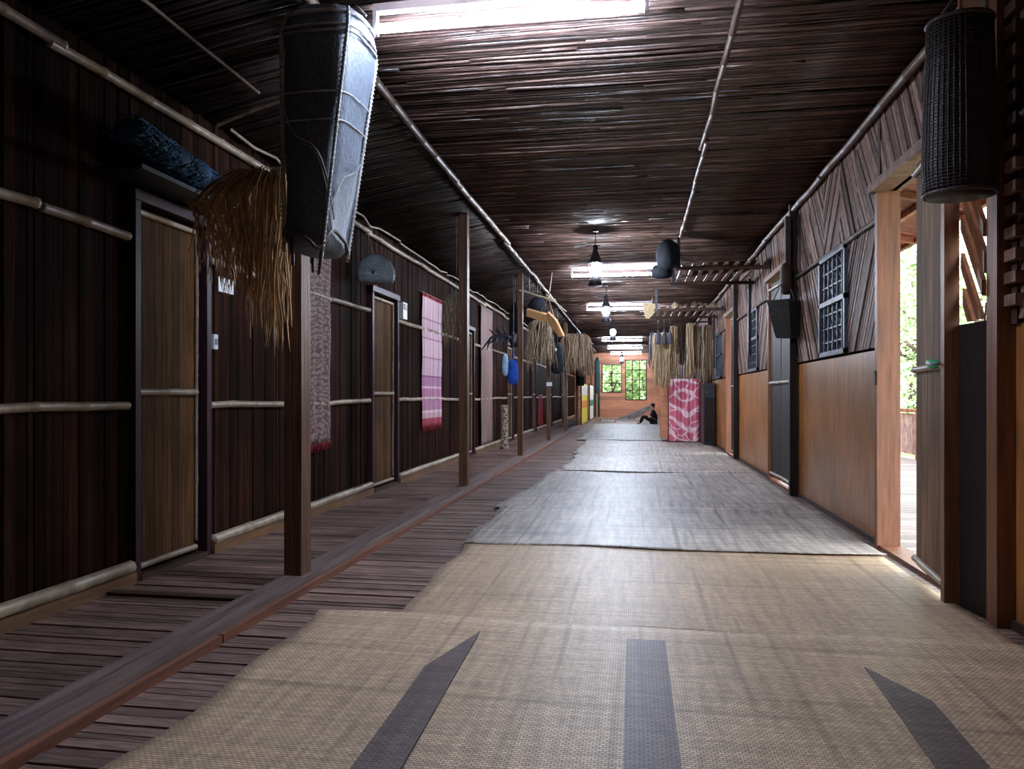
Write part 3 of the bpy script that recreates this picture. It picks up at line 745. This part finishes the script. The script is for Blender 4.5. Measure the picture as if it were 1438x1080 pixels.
cloth('wall_hanging','narrow beige patterned woven cloth on the wall behind the near post',6.02,6.5,.62,2.36,M['runner'],fr=M['red'])
cloth('wall_hanging','pink striped woven cloth with red fringe on the left wall',9.52,10.52,.62,2.42,M['pinkcloth'],fr=M['red'])
cloth('wall_hanging','plain pale mauve cloth on the left wall beyond the second post',13.3,14.4,.12,2.7,M['palegrey'])
cloth('wall_hanging','dark red cloth hung low on the far left wall',21.6,22.6,.15,1.05,M['red'],amp=.03)
cloth('wall_hanging','pale blue curtain on the far left wall',29.5,31.3,.1,2.5,M['ltblue'],amp=.03)
# tray
tr=thing('woven_tray','domed grey woven tray hung high above the second left door','tray',(-2.66,7.45,2.28))
m=MB()
n=28; prof=[(0.01,.1),(.08,.095),(.15,.07),(.2,.03),(.215,0)]
vs=[]
for r,dd in prof:
    for j in range(n):
        q=2*math.pi*j/n; vs.append((-2.6+r*math.cos(q)*1.0*.75,7.25-dd+r*math.cos(q)*.5,2.29+r*1.15*max(-.45,math.sin(q))*.8))
m.add(vs,[(i*n+j,i*n+(j+1)%n,(i+1)*n+(j+1)%n,(i+1)*n+j) for i in range(4) for j in range(n)]+[tuple(range(n))],0,True)
o=m.build('dome',M['tray'],tr); sd=o.modifiers.new('t','SOLIDIFY');sd.thickness=.008
m=MB(); m.tube([(-2.6+.215*.75*math.cos(q),7.25+.215*.5*math.cos(q),2.29+.215*1.15*.8*max(-.45,math.sin(q))) for q in [i*6.283/30 for i in range(31)]],.01,6); m.build('rim',M['rim'],tr)
m=MB(); m.tube([(-2.62,7.26,2.44),(-2.75,7.4,2.74)],.006,5); m.build('cord',M['cord'],tr)
# meter box and switches
m=MB(); m.box(XL,XL+.07,8.56,8.72,1.97,2.17); mb_=m.build('meter_box',M['white'],None,(XL,8.64,1.97)); tag(mb_,'white meter box on the wall right of the second left door','meter box')
m=MB(); m.box(XL+.07,XL+.075,8.58,8.7,2.08,2.15); m.build('dial_window',M['blk'],mb_)
for y,l in ((4.60,'small white switch plate beside the near left door'),(8.53,'small white switch plate beside the second left door')):
    m=MB(); m.box(XL,XL+.02,y-.02,y+.03,1.36,1.46); s_=m.build('light_switch',M['white'],None,(XL,y,1.36)); tag(s_,l,'switch')
    m=MB(); m.box(XL+.02,XL+.027,y-.008,y+.018,1.39,1.43); m.build('rocker',M['metal'],s_)
m=MB(); m.box(XL+.003,XL+.006,4.66,4.85,1.76,1.86); tag(m.build('paper_note',M['white'],None,(XL,4.75,1.8)),'small white paper behind the rattan bundle','paper')
# small straw at second post
strands('straw_bundle','thin straw bundle hung on the second post','bundle',(-1.92,7.9,2.12),(-.14,.06),2.1,70,lambda a:1.68+U(-.12,.12),M['straw2'],'straw bundles',.004,.03,5,.07)
# antlers
an=thing('antlers','black branching antlers mounted on the passage side of the third post','antlers',(-2.05,11.95,1.95))
m=MB()
for s in (0,1):
    b=Vector((-1.9-.1*s,11.93,1.93))
    m.tube([b,b+Vector((-.15,-.03,.1)),b+Vector((-.3,-.05,.06)),b+Vector((-.46,-.05,-.06-.08*s))],[.03,.026,.02,.008],8)
    for q,e in (((-.15,-.03,.1),(-.2,-.1,.24)),((-.3,-.05,.06),(-.36,-.1,-.14)),((-.22,-.03,.08),(-.34,-.02,.2)),((-.1,-.02,.07),(-.16,-.1,-.12))):
        m.tube([b+Vector(q),b+(Vector(q)+Vector(e))/2+Vector((0,0,.01)),b+Vector(e)],[.02,.016,.005],6)
m.build('horn',M['horn'],an)
m=MB(); m.lathe([(.05,1.84),(.075,1.92),(.06,2.04),(.02,2.08)],(-1.93,11.95,0),12); m.build('mount',M['blk'],an)
# cloth bag blue
bg=thing('cloth_bag','bright blue cloth bag hung on the third post','bag',(-1.93,11.86,1.7))
m=MB(); m.lathe([(.03,1.22),(.08,1.25),(.09,1.35),(.075,1.55),(.05,1.63)],(-1.93,11.85,0),16,0,1,.5); m.build('bag_body',M['blue'],bg)
m=MB(); m.tube([(-1.97,11.85,1.62),(-1.93,11.87,1.78),(-1.89,11.85,1.62)],.006,5); m.build('strap',M['blue'],bg)
m=MB(); m.lathe([(.02,1.36),(.05,1.4),(.055,1.55),(.04,1.68),(.015,1.72)],(-2.06,11.85,0),12,0,1,.5); tag(m.build('towel',M['ltblue'],None,(-2.06,11.85,1.36)),'light blue towel hanging left of the blue bag','towel')
# orange boards
ob=thing('wooden_boards','pair of orange-brown wooden boards joined at an angle, hung at the third post','boards',(-1.45,11.95,2.2))
m=MB(); m.poly([(-1.72,11.9,2.44),(-1.33,11.8,2.32),(-1.33,11.8,2.2),(-1.72,11.9,2.33)],(.02,.05,.03)); m.build('board',M['orange'],ob)
m=MB(); m.poly([(-1.36,11.8,2.38),(-1.22,11.7,2.23),(-1.1,11.7,1.98),(-1.17,11.72,1.97),(-1.36,11.8,2.2)],(.02,.06,.02)); m.build('board',M['orange'],ob)
m=MB(); m.tube([(-1.5,11.87,2.36),(-1.36,11.9,2.62),(-1.24,11.78,2.25)],.006,5); m.build('cord',M['bamboo'],ob)
rk=thing('bamboo_rack','small bamboo rack of two poles reaching out from the third post','rack',(-1.6,12.0,2.68))
for (a,b) in (((-1.85,11.9,2.76),(-1.25,11.9,2.58)),((-1.85,12.1,2.8),(-1.3,12.2,2.6))):
    m=MB(); m.bamboo(a,b,.013,6,node=.15); m.build('pole',M['bamboo'],rk)
for a,b in (((-1.36,11.9,2.6),(-1.3,11.9,3.03)),((-1.7,12.1,2.75),(-1.7,12.1,3.03))):
    m=MB(); m.tube([a,b],.008,5); m.build('hanger',M['bamboo'],rk)
m=MB(); m.lathe([(.06,2.42),(.12,2.47),(.13,2.55),(.08,2.64),(.03,2.67)],(-1.58,12.2,0),16,0,1.2,1); tag(m.build('dark_bundle',M['pack'],None,(-1.58,12.2,2.42)),'black lumpy bundle above the orange boards','bundle')
m=MB(); m.lathe([(.05,1.85),(.09,1.95),(.1,2.2),(.09,2.45),(.04,2.6)],(-1.95,12.15,0),14); tag(m.build('dark_basket',M['pack'],None,(-1.95,12.15,1.85)),'black upright basket behind the third post','basket')
strands('straw_bundle','fluffy brown straw bundle below the orange boards','bundle',(-1.6,12.7,2.28),(-.2,.2),2.3,240,lambda a:1.62+.15*math.sin(a*3)+U(-.2,.2),M['straw2'],'straw bundles',.006,.06,8,.15,ch=.07)
pk=thing('dark_pack','dark blue-black pack hung at the fourth post','bag',(-1.62,15.85,1.9))
m=MB(); m.lathe([(.05,1.5),(.13,1.56),(.14,1.8),(.12,2.05),(.06,2.18)],(-1.62,15.8,0),16,0,1,.7); pb=m.build('pack_body',M['pack'],pk)
m=MB(); m.lathe([(.005,1.98),(.02,1.99),(.03,2.04),(.005,2.05)],(-1.64,15.69,0),8); m.build('badge',M['white'],pb)
m=MB(); m.tube([(-1.66,15.8,2.15),(-1.7,15.9,2.5)],.01,5); m.build('strap',M['pack'],pk)
strands('straw_bundle','wide brown straw bundle hung at the fifth post','bundle',(-1.5,19.9,2.66),(-.42,.36),2.5,340,lambda a:1.62+.2*math.sin(a*3)+U(-.15,.25),M['straw2'],'straw bundles',.009,.03,9,.3,ch=.1)
strands('straw_bundle','narrow straw bundle hung past the fifth post','bundle',(-1.5,22.6,2.55),(-.25,.3),2.5,160,lambda a:1.75+U(-.15,.2),M['straw2'],'straw bundles',.01,.03,19,.3)
for y,l in ((24.0,'hanging pole holding straw past the fifth post'),(14.2,'bent bamboo stick hung under the ceiling pole past the third post')):
    m=MB(); m.bamboo((-1.68,y,3.0),(-1.35,y+.8,2.75),.014,6); tag(m.build('bamboo_stick',M['bamboo'],None,(-1.7,y,2.9)),l,'stick')
# dark coats near the banners
for i,(y,x,l) in enumerate(((23.7,-1.68,'black garment hung just left of the yellow banner'),(33.4,-1.62,'tall dark hanging cloth beside the left far window'))):
    r=thing('hanging_garment',l,'garment',(x,y,1.4)); m=MB(); z0,z1=(1.35,2.2) if i==0 else (.08,2.75); m.lathe([(.11,z0),(.13,z0+.1),(.12,z1-.2),(.05,z1)],(x,y,0),14,0,1,.5); m.build('fabric',M['pack'] if i==0 else M['teal'],r)
    m=MB(); m.tube([(x,y,z1-.02),(x,y,3.0)],.008,5); m.build('hanger',M['blk'],r)
# tall slim patterned column
m=MB(); m.lathe([(.08,0.0),(.085,.03),(.07,.1),(.075,.45),(.07,.78),(.085,.84),(.05,.86)],(-2.5,14.3,0),18)
tag(m.build('patterned_drum',motif('black_cream_pattern',(.03,.02,.02),(.5,.42,.33),18,.7,.1),None,(-2.5,14.3,0)),'slim black and cream patterned drum standing by the left wall','drum')
# banners at far left
def banner(name,label,y0,y1,mt,band_):
    r=thing(name,label,'banner',(-1.72,(y0+y1)/2,.065))
    m=MB(); m.box(-1.735,-1.72,y0,y1,.08,1.45); m.build('sheet',mt,r)
    m=MB(); m.box(-1.717,-1.712,y0+.1,y1-.1,.62,.86); m.build('printed_stripe',band_,r)
    m=MB(); m.box(-1.717,-1.712,y0+.1,y1-.1,1.05,1.4); m.build('printed_panel',M['cream'],r)
    m=MB(); m.box(-1.74,-1.70,y0-.03,y0,.065,1.5); m.build('stake',M['beam'],r)
    m=MB(); m.box(-1.74,-1.70,y1,y1+.03,.065,1.5); m.build('stake',M['beam'],r)
banner('banner','yellow banner with an orange stripe between far left posts',24.6,28.0,M['yellow'],M['ora'])
banner('banner','white banner at the far left behind the yellow one',29.2,32.0,M['cream'],M['green'])

for nm in ('dark_bundle','dark_basket','dark_pack','cloth_bag','straw_bundle','straw_bundle.001','straw_bundle.002','straw_bundle.003','rattan_bundle'):
    o=bpy.data.objects.get(nm)
    if o: 
        l=W[nm]; z={'dark_bundle':2.6,'dark_basket':2.55,'dark_pack':2.1,'cloth_bag':1.75,'straw_bundle.001':2.25}.get(nm,l.z); m=MB(); m.tube([(l.x,l.y,z),(l.x+.01,l.y,(z+3.07)/2),(l.x,l.y,3.07)],.003,4); m.build('hanging_cord',M['cord'],o)
# right hanging basket
hc=(1.425,3.56)
hb=thing('hanging_basket','tall dark woven cylinder basket hung at the near right door','basket',(hc[0],hc[1],1.93))
m=MB(); n=36; prof=[(.135,1.93),(.145,1.96),(.149,2.05),(.143,2.3),(.134,2.5),(.128,2.7)]
m.lathe(prof,(hc[0],hc[1],0),n,0,1,.85); m.build('body',M['dkbasket'],hb)
m=MB()
for i in range(40):   # warp ribs
    q=6.283*i/40; m.tube([(hc[0]+(r+.003)*math.cos(q),hc[1]+(r+.003)*.85*math.sin(q),z) for r,z in prof],.0022,4)
for i in range(50):
    z=1.96+i*.0147; r=.148 if z<2.1 else .148-.02*(z-2.1)/.6
    m.tube([(hc[0]+(r+.003)*math.cos(q),hc[1]+(r+.003)*.85*math.sin(q),z+U(-.002,.002)) for q in [j*6.283/24 for j in range(25)]],.0022,4)
m.build('weave_strands',M['rim'],hb)
m=MB(); m.tube([(hc[0]+.144*math.cos(q),hc[1]+.144*.85*math.sin(q),1.94) for q in [j*6.283/30 for j in range(31)]],.009,6); m.build('rim',M['rim'],hb); m=MB(); m.tube([(hc[0]+.13*math.cos(q),hc[1]+.13*.85*math.sin(q),2.7) for q in [j*6.283/30 for j in range(31)]],.011,6); m.build('rim',M['rim'],hb)
m=MB(); m.tube([(hc[0]-.1,hc[1],2.7),(hc[0]+.1,hc[1]+.05,3.0)],.007,5);m.tube([(hc[0]+.1,hc[1],2.7),(hc[0]+.14,hc[1]+.05,3.0)],.007,5); m.build('hanging_cord',M['cord'],hb)
# hanging sticks/strings by the dark panel
for i,(y,z0,z1,l) in enumerate(((3.9,.98,1.5,'thin pinkish cord hanging beside the near right door'),(3.86,1.02,1.3,'pale short cord hanging at the near right stud'))):
    m=MB(); m.tube([(XR-.03,y,z1),(XR-.045,y+.01,(z0+z1)/2),(XR-.05,y+.05,z0)],[.004,.006,.008],6); tag(m.build('rope',M['jamb'] if i==0 else M['cord'],None,(XR-.04,y,z0)),l,'cord')
# trapezoid basket by door 2
tb=thing('winnowing_basket','dark flared basket hung on the stud by the second right door','basket',(1.5,8.0,1.65))
m=MB(); m.lathe([(.13,1.64),(.14,1.66),(.175,1.85),(.195,2.02),(.185,2.03)],(1.59+.12,8.0,0),4,0,.95,.7,(-.08,0)); 
o=m.build('body',M['dkbasket'],tb); [setattr(p,'use_smooth',False) for p in o.data.polygons]
m=MB(); m.tube([(1.42,8.0,2.02),(1.55,8.05,2.3),(1.64,8.0,2.02)],.007,5); m.build('cord',M['cord'],tb)
m=MB(); m.box(1.55,1.6,8.02,8.1,2.1,2.9); m.lathe([(.04,2.1),(.06,2.2),(.06,2.35),(.03,2.42)],(1.56,8.05,0),12); tag(m.build('dark_stick_bundle',M['beam'],None,(1.5,8.05,2.02)),'dark bundle of sticks above the flared basket','bundle')

# hanging lofts (racks)
def rack(y0,y1,z,x0,label,rail_m):
    r=thing('slatted_loft_rack',label,'rack',((x0+XR)/2,y0,z),'slatted racks under the ceiling')
    for yy in (y0,y1): 
        m=MB(); m.bamboo((x0-.05,yy,z-.03),(XR-.02,yy,z-.03),.025,8,node=.4); m.build('cross_pole',M['beam'],r)
    n=8
    for i in range(n):
        x=x0+.06+(XR-.25-x0)*i/(n-1); m=MB(); m.box(x-.022,x+.022,y0-.15,y1+.12,z,z+.018); m.build('slat',rail_m,r)
    for xx in (x0,): 
        for yy in (y0,y1):
            m=MB(); m.box(xx-.02,xx+.02,yy-.02,yy+.02,z-.05,3.05); m.build('hanger',M['blk'],r)
    for i in range(2):
        m=MB(); m.box(XR-.11,XR-.07,(y0,y1)[i]-.02,(y0,y1)[i]+.02,1.6 if i else z-.06,z+.02 ); m.build('support',M['blk'],r)
rack(9.6,10.9,2.68,.56,'slatted bamboo rack hung under the ceiling at right, nearer of two',M['bamboo'])
rack(14.2,15.6,2.68,.42,'slatted bamboo rack hung under the ceiling at right, farther of two',M['bamboo'])
m=MB(); m.lathe([(.06,2.62),(.13,2.66),(.15,2.8),(.12,2.92),(.05,2.98)],(.42,9.4,0),14,0,1,1.1); m.lathe([(.07,2.56),(.13,2.58),(.14,2.66),(.1,2.72)],(.36,9.75,0),12)
tag(m.build('dark_bundle',M['pack'],None,(.42,9.4,2.6)),'black bundle hung at the left end of the nearer rack','bundle')
m=MB()
for i in range(7): m.lathe([(.03,2.70),(.07,2.73),(.08,2.8),(.03,2.86)],(.8+i*.12,14.9+U(-.3,.3),0),10)
tag(m.build('stored_bundle',M['straw2'],None,(1.1,14.9,2.7)),'brown bundle stored on the farther rack','bundle')
m=MB(); m.tube([(.75,9.9,2.72),(1.6,10.,2.74)],[.05,.06],8);m.tube([(.7,10.4,2.72),(1.55,10.3,2.76)],[.05,.04],8)
tag(m.build('rolled_mat',M['beam'],None,(1.1,10.2,2.7)),'dark rolled mat lying on the nearer rack','mat')
# leaf fan
m=MB(); c=Vector((.30,15.3,2.6))
m.poly([c+Vector((-.1,0,.33)),c+Vector((.16,0,.3)),c+Vector((.18,0,.2)),c+Vector((.0,0,0)),c+Vector((-.06,0,.02)),c+Vector((-.12,0,.22))][::-1],(0,.05,0)); m.tube([c+Vector((.05,.02,.3)),c+Vector((.08,.02,.45))],.006,5)
tag(m.build('leaf_fan',M['straw3'],None,(.3,15.3,2.6)),'tan leaf fan hung at the corner of the farther rack','fan')
# dried bundles by the draped cabinet
specs=[(.62,16.0,2.35,1.2,'palest tuft of dry leaves hung left of the pink cloth'),(.85,16.2,2.5,1.5,'slim pale dry bundle above the left of the pink cloth'),(1.02,16.2,2.55,1.72,'dark brown dry bundle above the middle of the pink cloth'),
 (1.18,16.1,2.55,1.42,'pale dry bundle right above the pink cloth'),(1.34,16.2,2.5,1.55,'dry bundle above the right edge of the pink cloth'),(1.52,16.0,2.5,1.3,'tall dry bundle against the right wall beside the pink cloth'),(.45,17.2,2.45,1.65,'grey stringy bundle hung at the rack left end')]
for i,(x,y,z1,z0,l) in enumerate(specs):
    mt=[M['straw3'],M['straw3'],M['beam'],M['straw3'],M['straw2'],M['straw2'],M['grille']][i]
    strands('dry_leaf_bundle',l,'bundle',(x,y,z1),(-.08,.08) if i else (-.22,.12),z1,60 if i else 110,lambda a,z0=z0:z0+U(-.05,.2),mt,'dried bundles by the cabinet',.012,.01,30+i,.07,False)
m=MB(); m.bamboo((.35,16.1,2.58),(XR-.03,16.15,2.6),.02,6); tag(m.build('hanging_pole',M['beam'],None,(1.,16.1,2.6)),'dark pole holding the dried bundles above the pink cloth','pole')
for i,x in enumerate((.50,.62,.74)):
    m=MB(); m.lathe([(.03,2.1),(.045,2.12),(.045,2.28),(.015,2.36),(.015,2.4)],(x,15.6,0),10); m.tube([(x,15.6,2.4),(x,15.6,2.66)],.004,4)
    tag(m.build('hanging_bottle',M['grille'],None,(x,15.6,2.1)),'grey bottle on a cord under the farther rack, %s of three'%('left','middle','right')[i],'bottle','hanging bottles')

# cabinet with batik
cb_=thing('draped_cabinet','brown wooden cabinet standing against the right side, its front under a pink cloth','cabinet',(1.05,17.,.0))
m=MB(); m.box(.76,1.48,16.75,17.5,.02,1.36); m.build('carcass',M['redwood'],cb_)
m=MB(); m.box(.6,.75,16.9,17.6,.08,1.4); m.build('side_panel',M['farwood'],cb_)
m=MB(); m.box(.64,.66,16.88,16.9,.9,.93); m.build('knob',M['metal'],cb_)
m=MB(); vs=[];nx=30;nz=30
for j in range(nz+1):
    for i in range(nx+1):
        s=i/nx;t=j/nz; vs.append((.77+.64*s,16.68+.018*math.sin(s*19)*(1.1-t)+.01*math.sin(s*47),.03+1.38*t))
k=nx+1; m.add(vs,[(j*k+i,j*k+i+1,(j+1)*k+i+1,(j+1)*k+i) for j in range(nz) for i in range(nx)],0,True)
m.add([(.77,16.7,1.41),(1.41,16.7,1.41),(1.41,17.2,1.4),(.77,17.2,1.4)],[(0,1,2,3)])
o=m.build('batik_cloth',M['batik'],None,(1.09,16.68,1.0)); tag(o,'pink batik cloth with pale swirls draped over the cabinet','cloth'); sd=o.modifiers.new('t','SOLIDIFY');sd.thickness=.005
dc=thing('dark_cabinet','narrow black cabinet against the wall right of the pink cloth','cabinet',(1.55,16.4,0))
m=MB(); m.box(1.44,1.67,15.9,16.6,.02,1.3); m.build('carcass',M['blk'],dc)
m=MB(); m.box(1.50,1.52,15.88,15.9,1.1,1.13); m.build('knob',M['metal'],dc)
m=MB(); m.box(1.46,1.65,15.885,15.9,.08,1.0); m.build('door',M['darkdoor'],dc)

# far end things: low board, slanted board
m=MB(); m.poly([(-.75,31,.04),(.0,31,.04),(.75,31,.48),(.75,31,.6),(.6,31,.6)],(0,.5,0)); tag(m.build('slanted_board',mat('grey_board',(.2,.17,.16),.7,.2),None,(0,31.2,.04)),'grey slanted board leaning behind the seated person','board')
for y,x0,x1,l,mt in ((29,-1.35,-.65,'low reddish bench at the far left on the floor',M['rail']),):
    r=thing('low_bench',l,'bench',((x0+x1)/2,y,0)); m=MB(); m.box(x0,x1,y,y+.35,.1,.14); m.build('seat',mt,r)
    for xx in (x0+.03,x1-.07):
        m=MB(); m.box(xx,xx+.04,y+.02,y+.33,0,.1); m.build('leg',mt,r)
m=MB(); m.box(-1.5,-1.44,30,30.05,0,1.1); m.box(-1.56,-1.38,29.95,30.1,0,.05); tag(m.build('small_stake',M['orange'],None,(-1.47,30,0)),'slim orange wooden stake standing at the far left','stake')

# person seated on the floor
px,py=.72,26.9
pr=thing('person','person in dark clothes sitting on the floor near the far end, facing left','person',(px,py,0))
def skin(name,verts,edges,rad,mt,parent,root=0):
    me=bpy.data.meshes.new(name); me.from_pydata([Vector(v)+Vector((px,py,0))-W[parent.name] for v in verts],edges,[])
    o=bpy.data.objects.new(name,me); col.objects.link(o); o.parent=parent
    me.materials.append(mt); sk=o.modifiers.new('skin','SKIN'); sk.use_smooth_shade=True
    for i,r in enumerate(rad): me.skin_vertices[0].data[i].radius=(r,r*.9) if not hasattr(r,'__len__') else r
    me.skin_vertices[0].data[root].use_root=True
    s=o.modifiers.new('sub','SUBSURF'); s.levels=2; s.render_levels=2
    W[o.name]=W[parent.name]; return o
V=[(0,0,.13),(-.0,0,.28),(-.02,0,.44),(-.05,0,.54),(-.08,0,.63),(-.09,0,.70),   # pelvis..head
   (-.03,-.17,.47),(-.12,-.22,.28),(-.28,-.14,.24),(-.35,-.12,.25),              # arm
   (-.03,.17,.47),(-.12,.22,.28),(-.28,.14,.24),(-.35,.12,.25),
   (-.02,-.1,.11),(-.38,-.18,.3),(-.5,-.12,.06),(-.62,-.12,.035),
   (-.02,.1,.11),(-.38,.18,.3),(-.5,.12,.06),(-.62,.12,.035)]
E=[(0,1),(1,2),(2,3),(3,4),(4,5),(2,6),(6,7),(7,8),(8,9),(2,10),(10,11),(11,12),(12,13),(0,14),(14,15),(15,16),(16,17),(0,18),(18,19),(19,20),(20,21)]
Rd=[.12,(.12,.16),(.11,.16),.062,.085,.07,.05,.042,.032,.028,.05,.042,.032,.028,.085,.06,.045,.035,.085,.06,.045,.035]
bd=skin('body',V,E,Rd,M['skin'],pr)
sh=skin('shirt',V[:4]+[V[6],V[7],V[10],V[11]],[(0,1),(1,2),(2,3),(2,4),(4,5),(2,6),(6,7)],[.14,(.14,.19),(.13,.19),.07,.065,.055,.065,.055],M['cloth_black'],pr)
tro=skin('trousers',[V[0],V[14],V[15],V[16],V[18],V[19],V[20]],[(0,1),(1,2),(2,3),(0,4),(4,5),(5,6)],[.135,.1,.075,.058,.1,.075,.058],M['cloth_black'],pr)
m=MB(); m.lathe([(.02,.6),(.06,.62),(.08,.67),(.08,.72),(.055,.755),(.012,.77)],(px-.05,py,0),14); m.build('hair',M['hair'],pr)
m=MB(); m.lathe([(.001,0),(.014,.01),(.001,.03)],(px-.165,py,.645),8); m.build('nose',M['skin'],pr)

# ================================================================ WORLD, LIGHT, CAMERA
w=bpy.data.worlds.new('World'); bpy.context.scene.world=w; w.use_nodes=True
bgn=w.node_tree.nodes['Background']; bgn.inputs[0].default_value=(.86,.95,1,1); bgn.inputs[1].default_value=2.2
cam=bpy.data.cameras.new('Camera'); co=bpy.data.objects.new('Camera',cam); col.objects.link(co)
co.location=(0,0,H); co.rotation_euler=(math.pi/2,0,PSI); cam.sensor_width=36; cam.lens=F/1438*36
cam.shift_y=15/1438.; cam.clip_end=300; cam.clip_start=.05
sc=bpy.context.scene; sc.camera=co
sc.view_settings.view_transform='Standard'; sc.view_settings.look='None'; sc.view_settings.exposure=1.85; sc.view_settings.gamma=1
